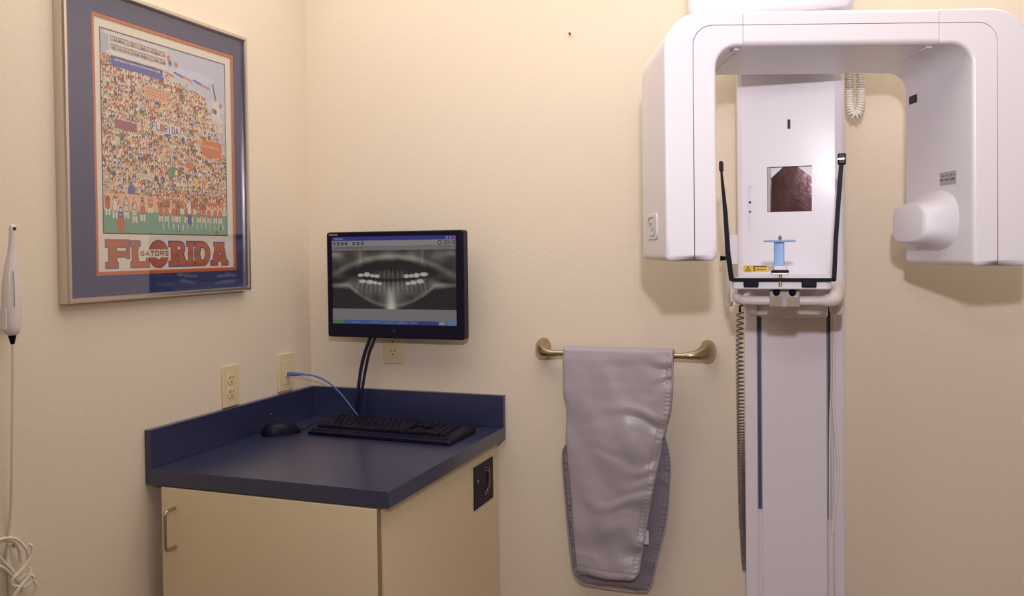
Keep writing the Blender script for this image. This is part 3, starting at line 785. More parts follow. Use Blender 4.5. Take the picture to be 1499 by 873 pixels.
    piping('edge_piping', [(1.1728, -.087, 1.14), (1.1715, -.089, 1.05), (1.166, yf, 1.0), (1.146, yf, .927), (1.121, yf, .80), (1.101, yf, .70), (1.084, yf, .60), (1.076, yf, .556), (1.066, yf, .5405), (1.05, yf, .536), (.98, yf, .535), (.912, yf, .536)], f)
    # stitches
    def stitches(name, pts, par, off=0):
        bm = bmesh.new(); P = spline(pts, 40); L = 0; last = P[0]; acc = 0
        for p in P[1:]:
            d = (p-last).length; acc += d
            if acc > .0095:
                dr = (p-last).normalized(); tube(bm, [p-dr*.0016, p+dr*.0016], .0006, 5); acc = 0
            last = p
        obj(name, bm, M['thread'], par)
    yw = -.1000
    stitches('stitching', [(1.160, -.0905, 1.13), (1.157, -.0925, 1.05), (1.1495, -.0965, 1.0), (1.129, -.097, .927), (1.1035, -.0975, .80), (1.083, -.0975, .70), (1.067, -.0965, .60), (1.058, -.0955, .56)], f)
    tg = B((1.082, -.0870, .634), (1.1045, -.0861, .672)); obj('care_tag', tg, M['tag'], t, label='small white tag sewn under the front edge')
make_apron()

# ------------------------------------------------------------------ things on the left wall
def make_handpiece():
    t = thing('intraoral_camera', (.045, -1.118, 1.27), 'white slender intraoral camera wand standing in its wall cradle', 'dental tool')
    yc = -1.121
    sec = [(1.272, .0085, .0085, 0), (1.280, .0175, .014, 0), (1.300, .0185, .0155, 0), (1.345, .0190, .016, 0), (1.372, .0178, .015, 0), (1.410, .0125, .011, .001), (1.445, .0080, .0078, .002), (1.470, .0066, .0068, .003), (1.482, .0072, .0062, .003), (1.490, .0066, .0050, .003), (1.4925, .0035, .003, .003)]
    bm = bmesh.new(); L = []; n = 20
    for z, ry, rx, dx in sec: L.append([bm.verts.new((.050+dx+rx*math.cos(2*PI*k/n), yc+ry*math.sin(2*PI*k/n)+(.004 if z > 1.44 else 0), z)) for k in range(n)])
    for p, q in zip(L, L[1:]):
        for k in range(n): bm.faces.new((p[k], p[(k+1) % n], q[(k+1) % n], q[k]))
    bm.faces.new(L[0]); bm.faces.new(L[-1])
    o = obj('body', bm, M['handpiece'], t, subsurf=1)
    obj('lens_window', YZ(rrect(yc+.0005, 1.4805, yc+.0065, 1.4865, .001), .0570, .0602), M['slot'], t, bevel=.0003)
    obj('body_seam', T([(.064, yc-.006, 1.40), (.0665, yc-.0065, 1.37), (.0672, yc-.0068, 1.33)], .0006, 6), M['greycoil'], t)
    obj('strain_relief', T([(.048, yc+.002, 1.2835), (.048, yc+.002, 1.274), (.048, yc+.0025, 1.262), (.048, yc+.003, 1.256)], [.0085, .0078, .0050, .0038], 12), M['blackm'], t)
    pts = spline([(.048, yc+.003, 1.258), (.046, yc+.0045, 1.22), (.034, yc+.010, 1.10), (.024, yc+.014, .98), (.010, yc+.020, .90), (.0055, yc+.021, .865), (.0045, yc+.020, .78), (.0045, yc+.022, .70)])
    obj('cord', T(pts, .0029, 8), M['creamcord'], t)
    t = thing('handpiece_holder', (.0, -1.125, 1.29), 'white wall cradle at the left edge with the intraoral camera wand in it', 'holder')
    bm = bmesh.new()
    # cup: C-shaped wall around the wand, thin side plate
    def cup(r0, r1, z0, z1):
        A = np.linspace(-3.3, -1.0, 26); ps = [(.050+r1*math.cos(a), yc+r1*1.15*math.sin(a)) for a in A]+[(.050+r0*math.cos(a), yc+r0*1.15*math.sin(a)) for a in A[::-1]]
        prism(bm, ps, lambda p, k: (p[0], p[1], (z0, z1)[k]))
    cup(.0195, .0225, 1.286, 1.328)
    obj('cup', bm, M['handpiece'], t, bevel=.0008)
    obj('back_plate', YZ(rrect(-1.165, 1.285, -1.090, 1.325, .004), .0008, .004), M['handpiece'], t, bevel=.001)
    obj('side_plate', box(B((.040, -1.0965, 1.284), (.0445, -1.0945, 1.322)), (.004, -1.0965, 1.2835), (.0445, -1.0945, 1.288)), M['handpiece'], t, bevel=.0006)
    obj('bracket_arm', B((.004, -1.150, 1.286), (.034, -1.146, 1.320)), M['handpiece'], t, bevel=.0006)
make_handpiece()
t = thing('cable_bundle', (.02, -1.13, .80), 'tangled loops of cream cable hanging on the left wall below the camera cord', 'cable')
def lw(pts): return [(x, y, z) for y, z, x in pts]
# (y, z, x): points on the left wall; picture x 0..60, y 775..873 is y -1.135..-1.055, z .86..0.76
def pw(px_, py_, x=.02):
    return (x, -1.1335+(px_-0)*.00126, .872-(py_-778)*.00118)
loops = [[(-30, 790, .020), (-10, 781, .022), (10, 781, .024), (25, 788, .026), (35, 800, .028), (42, 815, .030), (44, 828, .028)],
         [(-30, 800, .014), (-8, 788, .016), (10, 786, .018), (24, 793, .018), (34, 806, .016), (39, 820, .014), (41, 835, .012)],
         [(42, 801, .034), (47, 808, .036), (47, 820, .036), (38, 834, .034), (26, 844, .032), (16, 851, .030), (14, 860, .028), (20, 868, .028), (30, 880, .026)],
         [(-12, 818, .026), (2, 829, .026), (12, 840, .024), (22, 852, .020), (32, 866, .018), (40, 885, .016)],
         [(-12, 798, .012), (0, 807, .012), (12, 824, .012), (24, 842, .014), (32, 858, .016), (38, 880, .016)],
         [(41, 841, .038), (40, 850, .040), (34, 858, .040), (22, 868, .038), (14, 878, .036), (8, 890, .034)],
         [(20, 866, .030), (34, 873, .032), (46, 868, .034), (49, 861, .036), (44, 856, .034), (36, 855, .030), (28, 860, .026)],
         [(22, 804, .010), (19, 822, .011), (20, 832, .012), (28, 846, .012), (34, 862, .012)], [(49, 869, .024), (56, 872, .026), (60, 884, .026), (52, 900, .02)]]
for k, lp in enumerate(loops):
    obj('cable_loop', T(spline([pw(*q) for q in lp], 8), .0030, 8), M['creamcord'], t)
obj('cable_clip', lathe(bmesh.new(), [(.003, 0), (.003, .010), (.006, .011), (.006, .014)], (0.0005, -1.096, .845), (1, 0, 0), 12), M['chrome'], t)

t = thing('wall_nail', (.876, -.001, 2.040), 'tiny bent nail left in the upper back wall', 'nail')
obj('shank', T([(.875, -.0005, 2.040), (.877, -.012, 2.041)], .0014, 8), M['slot'], t)
obj('head', T([(.877, -.012, 2.041), (.8775, -.0135, 2.041)], .0035, 12), M['slot'], t)

# ------------------------------------------------------------------ panoramic x-ray machine
def make_machine():
    t = thing('panoramic_xray_machine', (1.479, -.08, 0), 'tall white panoramic dental x-ray machine with an overhead C-shaped arm at right', 'x-ray machine')
    W_ = M['white']; W2 = M['white2']
    # --- lower column
    cx0, cx1, fy = 1.3605, 1.5975, -.120
    col = obj('column', XY([(cx0, -.002), (cx1, -.002), (cx1, fy+.004), (cx1-.004, fy), (1.5725, fy), (1.5715, fy+.004), (1.5575, fy+.004), (1.5555, fy-.002), (1.4035, fy-.002), (1.4015, fy+.004), (1.3915, fy+.004), (1.3905, fy), (cx0+.004, fy), (cx0, fy+.004)], .012, 1.45), W2, t, ang=20)
    obj('base_plate', XY(rrect(cx0-.10, -.42, cx1+.10, -.003, .03), .0005, .0115), W2, t, bevel=.003)
    for x0, x1, z0 in ((1.3925, 1.4005, .768), (1.5583, 1.5655, .757)):
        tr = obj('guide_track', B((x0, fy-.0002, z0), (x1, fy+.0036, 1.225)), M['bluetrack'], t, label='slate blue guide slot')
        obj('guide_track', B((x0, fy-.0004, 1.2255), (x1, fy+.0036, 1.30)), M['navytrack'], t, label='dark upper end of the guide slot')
    # --- carriage
    kx0, kx1, ky = 1.3585, 1.5985, -.270
    sec = [(kx0, -.1215), (kx0, ky+.012), (kx0+.003, ky+.004), (kx0+.012, ky), (kx1-.022, ky), (kx1-.008, ky+.003), (kx1-.002, ky+.010), (kx1, ky+.024), (kx1, -.1215)]
    # front with openings for the mirror
    mx0, mx1, mz0, mz1 = 1.428, 1.5265, 1.512, 1.6175
    cb = XY(sec, 1.315, 2.02)
    car = obj('carriage', cb, W_, t, ang=25)
    cut = bpy.data.meshes.new('cut'); b_ = bmesh.new(); box(b_, (mx0, ky-.02, mz0), (mx1, ky+.028, mz1)); 
    prism(b_, rrect(1.4735, 1.7035, 1.4805, 1.7265, .0034), lambda p, k: (p[0], (ky-.02, ky+.010)[k], p[1]))
    prism(b_, rrect(1.3835, 1.462, 1.3935, 1.574, .0045), lambda p, k: (p[0], (ky-.02, ky+.004)[k], p[1]))
    bmesh.ops.recalc_face_normals(b_, faces=b_.faces); b_.to_mesh(cut); b_.free()
    co_ = bpy.data.objects.new('cut', cut); C.objects.link(co_); co_.location = car.location*0
    md = car.modifiers.new('bool', 'BOOLEAN'); md.object = co_; md.operation = 'DIFFERENCE'; md.solver = 'EXACT'
    dg = bpy.context.evaluated_depsgraph_get(); dg.update()
    # apply the cut
    newme = bpy.data.meshes.new_from_object(car.evaluated_get(dg)); car.modifiers.clear(); car.data = newme
    bpy.data.objects.remove(co_)
    for p_ in newme.polygons:
        if abs(p_.normal.y) > .999 or abs(p_.normal.x) > .999 or abs(p_.normal.z) > .999: p_.use_smooth = False
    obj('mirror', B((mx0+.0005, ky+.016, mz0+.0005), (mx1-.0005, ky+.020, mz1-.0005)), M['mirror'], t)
    bm = bmesh.new(); box(bm, (mx0+.0003, ky+.0005, mz0+.001), (mx0+.007, ky+.0155, mz1-.001)); obj('mirror_rim', bm, M['label'], t, bevel=.0006)
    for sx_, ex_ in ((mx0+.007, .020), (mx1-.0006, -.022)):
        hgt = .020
        obj('mirror_reflection', XZ([(sx_, mz1-.001), (sx_+ex_*1.35, mz1-.001), (sx_, mz1-.001-hgt*1.25)], ky+.0148, ky+.0158), M['white2'], t, label='white triangle painted in as a reflection in the mirror')  # flat white triangle imitating a bright reflection in the glass
    obj('sighting_slot', XZ(rrect(1.4740, 1.7040, 1.4800, 1.7260, .003), ky+.004, ky+.008), M['slot'], t)
    for zz in (1.5365, 1.5145): obj('height_mark', lathe(bmesh.new(), [(.0028, 0), (.0028, .001), (.001, .0018)], (1.3885, ky+.004, zz), (0, -1, 0), 12), M['slot' if zz > 1.53 else 'greycoil'], t)
    # rounded skirt under the carriage
    sk = [(1.402, -.1260)]+[(1.402+.158*q/16, -.268-.022*(1-(2*q/16-1)**2)) for q in range(17)]+[(1.560, -.1260)]
    obj('carriage_skirt', XY(sk, 1.2665, 1.3145), M['cream'], t, bevel=.006, seg=3, ang=50)
    # --- sticker
    st_ = obj('warning_sticker', XZ([(1.3725, 1.3725), (1.431, 1.3725), (1.431, 1.3875), (1.3725, 1.3875)], ky-.0006, ky-.0001), M['yellow'], t, label='yellow laser warning sticker')
    bm = bmesh.new()
    for a, b in (((1.3775, 1.3745), (1.3835, 1.3855)), ((1.3835, 1.3855), (1.3895, 1.3745)), ((1.3775, 1.3745), (1.3895, 1.3745)), ((1.3835, 1.377), (1.3835, 1.3815))):
        tube(bm, [(a[0], ky-.0008, a[1]), (b[0], ky-.0008, b[1])], .0007, 5)
    box(bm, (1.3960, ky-.0011, 1.3735), (1.3985, ky-.0006, 1.3860)); box(bm, (1.3960, ky-.0011, 1.3835), (1.4255, ky-.0006, 1.3860))
    for k in range(8): box(bm, (1.4005+k*.003, ky-.0011, 1.376), (1.4022+k*.003, ky-.0006, 1.3795))
    obj('sticker_print', bm, M['ink'], st_)
    # --- head box above
    hx0, hx1 = 1.293, 1.612
    P = [(hx0, 1.894), (hx1, 1.894), (hx1, 2.12), (hx0, 2.12)]
    obj('head_housing', XZ(P, -.60, -.1215), W_, t, bevel=.026, seg=6)
    # --- rotating arm, in its own turned frame (u across, w away from the viewer's side)
    Xa = Vector((math.cos(yaw), math.sin(yaw), 0)); Ya = Vector((-math.sin(yaw), math.cos(yaw), 0)); O = Vector((1.5625, -2.3802, 0))
    def A(u, w, z): return O+Xa*u+Ya*w+Vector((0, 0, z))
    wf, wb = 1.61, 1.89
    obj('rotation_hub', lathe(bmesh.new(), [(.055, 0), (.055, .024)], A(.60, 1.76, 1.8695), (0, 0, 1), 40), W2, t)
    def armpart(name, poly, parent, kind, label=None):
        # rounded front and back rims: wide along the free edges, fine along the groove, none at the seams
        bm = prism(bmesh.new(), poly, lambda p, k: (p[0], (wf, wb)[k], p[1]))
        lay = bm.edges.layers.float.new('bevel_weight_edge')
        for e in bm.edges:
            a, b = e.verts[0].co, e.verts[1].co
            if abs(a.y-b.y) > 1e-6: continue
            m_ = (a+b)/2
            seam = min(abs(m_.x-sL), abs(m_.x-sR)) < .002 and abs(a.x-b.x) < 1e-5
            gro = any(abs(v_) < .003 for v_ in ((m_.x-lg) if abs(a.x-b.x) < 1e-5 else 9, (m_.x-rg) if abs(a.x-b.x) < 1e-5 else 9, (m_.z-zG) if abs(a.z-b.z) < 1e-5 else 9))
            dg_ = max(math.hypot(m_.x-(lg+Rg), m_.z-(zG-Rg)) if m_.x < lg+Rg and m_.z > zG-Rg else 0, math.hypot(m_.x-(rg-Rg), m_.z-(zG-Rg)) if m_.x > rg-Rg and m_.z > zG-Rg else 0)
            if abs(dg_-Rg) < .003: gro = True
            low = m_.z < zl+.014
            e[lay] = 0 if seam else (.035 if gro else (1. if low else (.42 if kind == 'outer' else .55)))
        for v_ in bm.verts: v_.co = A(*v_.co)
        o_ = obj(name, bm, W_, parent, label=label, ang=50)
        b_ = o_.modifiers.new('bevel', 'BEVEL'); b_.width = .018; b_.segments = 5; b_.limit_method = 'WEIGHT'; b_.harden_normals = True
        return o_
    zT, zB, zG = 1.8690, 1.8045, 1.8425
    gp = .0005
    Ro, Rg, Ri = .074, .036, .040
    l0, lg, li = .2860, .3402, .3830; r0, rg, ri = .967, .9045, .8590
    zl, zr = 1.4060, 1.3905; sL, sR = .4330, .7960
    # left head: outer shell, inner liner
    def bot(x0, x1, z, r): return arc(x0+r, z+r, r, 180, 270, 6)+arc(x1-r, z+r, r, 270, 360, 6)
    outer = [(sL-gp, zT)]+arc(l0+Ro, zT-Ro, Ro, 90, 180, 14)+arc(l0+.012, zl+.012, .012, 180, 270, 5)+[(lg-gp, zl)]+arc(lg+Rg-gp*0, zG-Rg, Rg+gp, 180, 90, 10)+[(sL-gp, zG+gp)]
    inner = [(sL-gp, zG-gp)]+arc(lg+Rg, zG-Rg, Rg-gp, 90, 180, 10)+[(lg+gp, zl)]+arc(li-.012, zl+.012, .012, 270, 360, 5)+arc(li+Ri, zB-Ri, Ri, 180, 90, 12)+[(sL-gp, zB)]
    h = armpart('sensor_head', outer, t, 'outer', label='outer shell of the left arm leg')
    armpart('inner_cover', inner, h, 'inner')
    outer = [(sL+gp, zT), (sL+gp, zG+gp), (sR-gp, zG+gp), (sR-gp, zT)]; inner = [(sL+gp, zG-gp), (sL+gp, zB), (sR-gp, zB), (sR-gp, zG-gp)]
    h2 = armpart('crossbeam', outer, t, 'outer', label='upper shell of the arm crossbeam')
    armpart('inner_cover', inner, h2, 'inner')
    outer = [(sR+gp, zG+gp)]+arc(rg-Rg, zG-Rg, Rg+gp, 90, 0, 10)+[(rg+gp, zr)]+arc(r0-.012, zr+.012, .012, 270, 360, 5)+arc(r0-Ro, zT-Ro, Ro, 0, 90, 14)+[(sR+gp, zT)]
    inner = [(sR+gp, zB)]+arc(ri-Ri, zB-Ri, Ri, 90, 0, 12)+arc(ri+.012, zr+.012, .012, 180, 270, 5)+[(rg-gp, zr)]+arc(rg-Rg, zG-Rg, Rg-gp, 0, 90, 10)+[(sR+gp, zG-gp)]
    h3 = armpart('tube_head', outer, t, 'outer', label='outer shell of the right arm leg')
    armpart('inner_cover', inner, h3, 'inner')
    # dark core seen through the seams
    core = [(sL-.03, zT-.006), (sL-.03, zB+.006), (sR+.03, zB+.006), (sR+.03, zT-.006)]
    # collimator boss on the inside face of the right leg
    bm = bmesh.new(); L = []; n = 40
    for u, cw, hw, cz, hz, e in ((ri+.002, 1.766, .108, 1.480, .062, 2.6), (ri-.0015, 1.767, .104, 1.480, .060, 2.6), (ri-.008, 1.770, .092, 1.478, .053, 2.8), (ri-.022, 1.775, .080, 1.476, .046, 3.2), (ri-.040, 1.778, .073, 1.475, .0405, 4.0), (ri-.045, 1.778, .070, 1.475, .0380, 4.2), (ri-.047, 1.778, .064, 1.475, .034, 4.5)):
        ring = []
        for k in range(n):
            a = 2*PI*k/n; c_, s_ = math.cos(a), math.sin(a); rr_ = (abs(c_)**e+abs(s_)**e)**(-1/e)
            ring.append(bm.verts.new(A(u, cw+hw*rr_*c_, cz+hz*rr_*s_)))
        L.append(ring)
    for p, q in zip(L, L[1:]):
        for k in range(n): bm.faces.new((p[k], p[(k+1) % n], q[(k+1) % n], q[k]))
    bm.faces.new(L[-1]); obj('collimator', bm, W_, t, ang=70, label='rounded boss on the inner face of the right arm leg')
    # labels on the arm
    lb = obj('rating_label', prism(bmesh.new(), [(1.672, 1.5490), (1.735, 1.5490), (1.735, 1.5745), (1.672, 1.5745)], lambda p, k: A((ri-.0001, ri-.0006)[k], p[0], p[1])), M['label'], t, label='small grey printed label')
    bm = bmesh.new()
    for k in range(16):
        if k in (5, 11): continue
        prism(bm, [(1.676+k*.0036, 1.5580), (1.6787+k*.0036, 1.5580), (1.6787+k*.0036, 1.5605), (1.676+k*.0036, 1.5605)], lambda p, kk: A((ri-.0006, ri-.0008)[kk], p[0], p[1]))
        if k in (0, 3, 4, 7, 9, 12, 13): prism(bm, [(1.676+k*.0036, 1.5660), (1.6787+k*.0036, 1.5660), (1.6787+k*.0036, 1.5685), (1.676+k*.0036, 1.5685)], lambda p, kk: A((ri-.0006, ri-.0008)[kk], p[0], p[1]))
    obj('label_print', bm, M['ink'], lb)
    obj('indicator_window', prism(bmesh.new(), [(1.832, 1.7330), (1.866, 1.7330), (1.866, 1.7500), (1.832, 1.7500)], lambda p, k: A((ri-.0001, ri-.0012)[k], p[0], p[1])), M['slot'], t, label='small black square window')
    bd = obj('badge', prism(bmesh.new(), rrect(1.693, 1.449, 1.812, 1.500, .014, 6), lambda p, k: A((l0+.0001, l0-.0025)[k], p[0], p[1])), W2, t, bevel=.001, label='oval emblem badge on the outer side of the left leg')
    bm = bmesh.new(); tube(bm, [A(l0-.0028, 1.752+.042*math.copysign(abs(math.cos(a))**.5, math.cos(a)), 1.4745+.0185*math.copysign(abs(math.sin(a))**.5, math.sin(a))) for a in np.linspace(0, 2*PI, 40)], .0012, 6)
    tube(bm, [A(l0-.0028, 1.752+.014*math.cos(a), 1.4745+.008*math.sin(a)) for a in np.linspace(0, 2*PI, 20)], .0012, 6)
    obj('emblem', bm, M['label'], bd)
    for u, z in ((.4285, zB), (.790, zB)):
        obj('latch', prism(bmesh.new(), [(wf+.02, 0), (wf+.05, 0), (wf+.05, .018), (wf+.02, .018)], lambda p, k: A(u-.008+p[1]*.6, p[0], (zB-.0004, zB-.0035)[k])), W2, h2, bevel=.001)
    # --- chin support
    ty0, ty1 = -.575, -.2715
    tray = [(1.376, ty0+.006), (1.382, ty0), (1.560, ty0), (1.567, ty0+.006), (1.567, -.45), (1.545, -.36), (1.545, ty1), (1.400, ty1), (1.400, -.36), (1.376, -.45)]
    obj('support_tray', XY(tray, 1.3455, 1.3665), W_, t, bevel=.003, seg=3)
    # handle bar bent round both sides
    hb = spline([(1.392, -.272, 1.338), (1.380, -.36, 1.336), (1.378, -.44, 1.333), (1.380, -.49, 1.325), (1.391, -.515, 1.3205), (1.41, -.522, 1.320), (1.47, -.524, 1.320), (1.53, -.522, 1.3205), (1.556, -.515, 1.321), (1.572, -.497, 1.325), (1.577, -.45, 1.333), (1.575, -.36, 1.338), (1.566, -.275, 1.340)], 8)
    rr = []
    for p in hb: rr.append(.0092+(.0070*max(0, min(1, (p.x-1.548)/.022)) if p.y > -.52 else 0)+(.002 if p.x < 1.386 else 0))
    obj('handle_bar', T(hb, rr, 20), M['cream'], t, ang=80)
    # clamp block with two silver thumb screws, on the tray's front
    hc = obj('clamp_block', B((1.449, -.545, 1.308), (1.507, -.5205, 1.3495)), M['label'], t, bevel=.0015)
    for x in (1.4625, 1.4935):
        obj('clamp_plate', B((x-.011, -.5475, 1.3095), (x+.011, -.5455, 1.3305)), M['chrome'], hc, bevel=.0006)
        obj('clamp_screw', lathe(bmesh.new(), [(.0065, 0), (.007, .001), (.007, .0045), (.005, .006)], (x, -.5455, 1.3385), (0, -1, 0), 14), M['blackm'], hc)
    # head support: black U frame
    yb = -.580
    def bar2(P, w, d):
        bm = bmesh.new(); L = []
        for (x, y, z), ww in zip(P, w if isinstance(w, list) else [w]*len(P)):
            L.append([bm.verts.new((x+a*ww, y+b*d, z)) for a, b in ((-1, -1), (1, -1), (1, 1), (-1, 1))])
        for p, q in zip(L, L[1:]):
            for k in range(4): bm.faces.new((p[k], p[(k+1) % 4], q[(k+1) % 4], q[k]))
        bm.faces.new(L[0]); bm.faces.new(L[-1]); return bm
    fr_ = obj('temple_support', B((1.3755, yb-.004, 1.3615), (1.5745, yb+.004, 1.3685)), M['blackm'], t, bevel=.0015, label='black lower rail of the head support')
    obj('temple_arm', bar2([(1.3775, yb, 1.363), (1.3705, yb, 1.42), (1.3655, yb+.004, 1.50), (1.3575, yb+.010, 1.585), (1.3575, yb+.012, 1.603)], [.0048, .0046, .0042, .0020, .0030], .006), M['blackm'], fr_, bevel=.001)
    obj('temple_arm', bar2([(1.5720, yb, 1.363), (1.5760, yb, 1.45), (1.5830, yb, 1.55), (1.5865, yb, 1.593)], .0042, .004), M['blackm'], fr_, bevel=.001)
    tp = obj('temple_pad', B((1.5795, yb-.008, 1.5885), (1.5945, yb+.008, 1.6105)), M['black'], fr_, bevel=.003, seg=3)
    obj('pad_strip', B((1.5815, yb-.0088, 1.5990), (1.5925, yb-.0081, 1.6004)), M['chrome'], tp)
    obj('temple_pad', B((1.3545, yb-.006, 1.585), (1.3615, yb+.018, 1.606)), M['black'], fr_, bevel=.0025, seg=3)
    for x0, x1 in ((1.401, 1.430), (1.512, 1.540)):
        obj('rail_clamp', B((x0, yb-.0065, 1.3505), (x1, yb+.010, 1.3652)), M['blackm'], fr_, bevel=.002)
    # bite block and post
    cx, cy = 1.4705, -.565
    ch = obj('bite_base', B((cx-.0155, cy-.012, 1.3745), (cx+.0165, cy+.012, 1.3785)), M['steel'], t, bevel=.0008)
    obj('base_block', B((cx-.011, cy-.010, 1.3840), (cx+.013, cy+.010, 1.3925)), W2, ch, bevel=.001)
    obj('base_plate_upper', B((cx-.0165, cy-.012, 1.3787), (cx+.0170, cy+.012, 1.3838)), M['blackm'], ch, bevel=.001)
    obj('side_knob', T([(cx-.0175, cy-.014, 1.3870), (cx-.0175, cy+.004, 1.3870)], .0048, 14), M['label'], ch)
    obj('post', T([(cx+.001, cy, 1.3485), (cx+.001, cy, 1.3745)], .0032, 12), M['gold'], ch)
    obj('post_end', T([(cx+.001, cy-.0155, 1.353), (cx+.001, cy-.0155, 1.366)], .0030, 12), M['gold'], ch)
    bb = obj('bite_block', XY(rrect(cx-.0115, cy-.006, cx+.0085, cy+.006, .002), 1.3927, 1.4395), M['biteblue'], t, bevel=.0008, label='pale blue bite block stem')
    bm = bmesh.new(); L = []
    for r_, dz in ((.030, .0), (.0325, .0014), (.030, .0030), (.012, .0036)):
        L.append([bm.verts.new((cx-.001+r_*math.cos(2*PI*k/36), cy+.62*r_*math.sin(2*PI*k/36), 1.4397+dz+.0012*abs(math.cos(2*PI*k/36)))) for k in range(36)])
    for p, q in zip(L, L[1:]):
        for k in range(36): bm.faces.new((p[k], p[(k+1) % 36], q[(k+1) % 36], q[k]))
    bm.faces.new(L[0]); bm.faces.new(L[-1]); obj('bite_disc', bm, M['biteblue'], bb, label='pale blue bite disc')
    obj('bite_tip', T([(cx+.0005, cy, 1.443), (cx+.0005, cy, 1.449), (cx-.001, cy-.001, 1.4515)], [.003, .0032, .0036], 10), M['gold'], bb)
    # --- left side bracket, tube and knob
    obj('side_tube', T([(1.3300, -.20, 1.475), (1.3300, -.20, 1.2985)], .0055, 14), M['cream'], t)
    obj('tube_foot', T([(1.3330, -.20, 1.298), (1.3330, -.20, 1.286)], .0080, 14), W2, t)
    obj('side_box', B((1.3370, -.235, 1.389), (1.3580, -.19, 1.461)), W2, t, bevel=.002)
    obj('side_knob', T([(1.3240, -.20, 1.404), (1.3110, -.202, 1.404)], [.0050, .0065], 14), M['blackm'], t)
    obj('side_knob_stem', T([(1.3275, -.20, 1.404), (1.3240, -.20, 1.404)], .0028, 10), M['blackm'], t)
    # cable glands beneath
    for x0, x1, x2 in ((1.397, 1.386, 1.378),):
        bm = bmesh.new()
        P = spline([(1.386, -.30, 1.312), (1.388, -.29, 1.302), (1.390, -.275, 1.290), (1.393, -.26, 1.279)], 6)
        tube(bm, P, [.0165+.0012*(k % 3 == 0)-.0002*k for k in range(len(P))], 16)
        obj('cable_gland', bm, M['cream'], t)
    obj('cable_gland', T([(1.577, -.38, 1.320), (1.578, -.38, 1.300), (1.578, -.375, 1.288)], [.017, .016, .014], 16), M['cream'], t)
    # --- curly cord left
    def helix(path, R_, pitches, r, nseg=10):
        P = spline(path, 60); out = []; ph = 0
        for i, p in enumerate(P):
            d = (P[min(i+1, len(P)-1)]-P[max(i-1, 0)]); 
            if i: ph += (P[i]-P[i-1]).length/pitches(i/(len(P)-1))*2*PI
            out.append((p, d.normalized(), ph))
        pts = []
        for (p0, d0, a0), (p1, d1, a1) in zip(out, out[1:]):
            n = max(1, int((a1-a0)/(2*PI)*nseg))
            for k in range(n):
                f = k/n; a = a0+(a1-a0)*f; s, u = frame_axes(d0.lerp(d1, f)); rr_ = R_(p0.z)
                pts.append(p0.lerp(p1, f)+(s*math.cos(a)+u*math.sin(a))*rr_)
        return pts
    hp_ = helix([(1.3460, -.070, 1.262), (1.3440, -.070, 1.18), (1.3445, -.068, 1.05), (1.3455, -.066, .92), (1.3475, -.062, .76), (1.3495, -.055, .66), (1.3530, -.045, .58)], lambda z: .0085 if z > .70 else .0072, lambda s: .0150-.0095*min(1, s*1.7), .0022)
    obj('curly_cord', T(hp_, .0021, 6), M['greycoil'], t, label='grey curly cord hanging beside the column')
    obj('cord_end', T(spline([(1.370, -.14, 1.285), (1.350, -.10, 1.281), (1.346, -.075, 1.272), (1.346, -.070, 1.262)], 6), .0030, 8), M['blackm'], t)
    hp_ = helix([(1.6110, -.12, 1.93), (1.6110, -.12, 1.82), (1.6120, -.12, 1.772), (1.6190, -.12, 1.748), (1.6300, -.12, 1.750), (1.6370, -.12, 1.775), (1.6370, -.12, 1.82), (1.630, -.12, 1.88), (1.615, -.12, 1.94)], lambda z: .0080, lambda s: .0060, .0018)
    obj('curly_cord', T(hp_, .0031, 8), M['creamcord'], t, label='cream curly cord looping beside the carriage')
    # --- loose cream cables down the right slot
    obj('loose_cable', T(spline([(1.574, -.30, 1.292), (1.5735, -.20, 1.275), (1.5725, -.135, 1.235), (1.5730, -.128, 1.12), (1.5720, -.128, 1.04), (1.5770, -.129, .97), (1.5815, -.130, .90), (1.5815, -.130, .85), (1.5745, -.129, .79), (1.5680, -.128, .72), (1.5665, -.127, .63), (1.5690, -.127, .50), (1.573, -.127, .30), (1.575, -.127, .05)], 10), .0036, 10), M['cream'], t)
    obj('loose_cable', T(spline([(1.569, -.30, 1.290), (1.5685, -.20, 1.270), (1.5675, -.133, 1.23), (1.5670, -.126, 1.10), (1.5640, -.126, 1.00), (1.5625, -.126, .90), (1.5625, -.126, .78), (1.5630, -.126, .65), (1.5650, -.126, .50), (1.566, -.127, .30), (1.567, -.127, .05)], 10), .0022, 8), M['cream'], t)
make_machine()

# ------------------------------------------------------------------ light
def area(name, loc, target, sx, sy, energy, col):
    l = bpy.data.lights.new(name, 'AREA'); l.shape = 'RECTANGLE'; l.size = sx; l.size_y = sy; l.energy = energy; l.color = col
    o = bpy.data.objects.new(name, l); C.objects.link(o); o.location = loc
    o.rotation_euler = (Vector(target)-Vector(loc)).to_track_quat('-Z', 'Y').to_euler(); return o
def spot(name, loc, target, ang, energy, col, rad, blend=1.):
    l = bpy.data.lights.new(name, 'SPOT'); l.spot_size = math.radians(ang); l.spot_blend = blend; l.energy = energy; l.color = col; l.shadow_soft_size = rad
    o = bpy.data.objects.new(name, l); C.objects.link(o); o.location = loc
    o.rotation_euler = (Vector(target)-Vector(loc)).to_track_quat('-Z', 'Y').to_euler(); return o
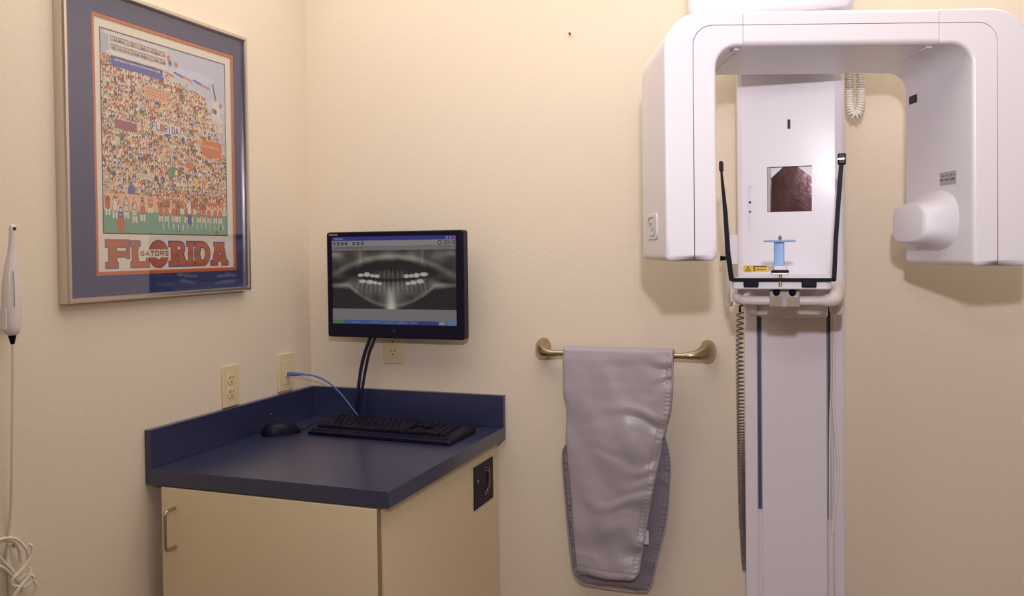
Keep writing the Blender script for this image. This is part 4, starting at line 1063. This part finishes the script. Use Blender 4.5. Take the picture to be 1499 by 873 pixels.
# the photographer's flash just above the camera, and the ceiling fixture
spot('flash_light', (1.60, -2.42, 1.76), (1.40, 0, 1.66), 108, 62, (.94, .90, 1), .028)
spot('bounce_flash_light', (1.55, -1.9, 1.85), (1.55, -1.0, 2.44), 150, 14, (1, .95, .88), .06)
area('ceiling_light', (1.12, -.85, 2.43), (1.12, -.85, 0), 2.3, 1.5, 20, (1, .945, .86))
w = bpy.data.worlds.new('world'); w.use_nodes = True; w.node_tree.nodes['Background'].inputs[0].default_value = (.5, .5, .5, 1); w.node_tree.nodes['Background'].inputs[1].default_value = .1
scn.world = w
vs = scn.view_settings
scn.display_settings.display_device = 'sRGB'
vs.view_transform = 'Standard'; vs.look = 'None'; vs.exposure = .07; vs.gamma = 1; vs.use_curve_mapping = False
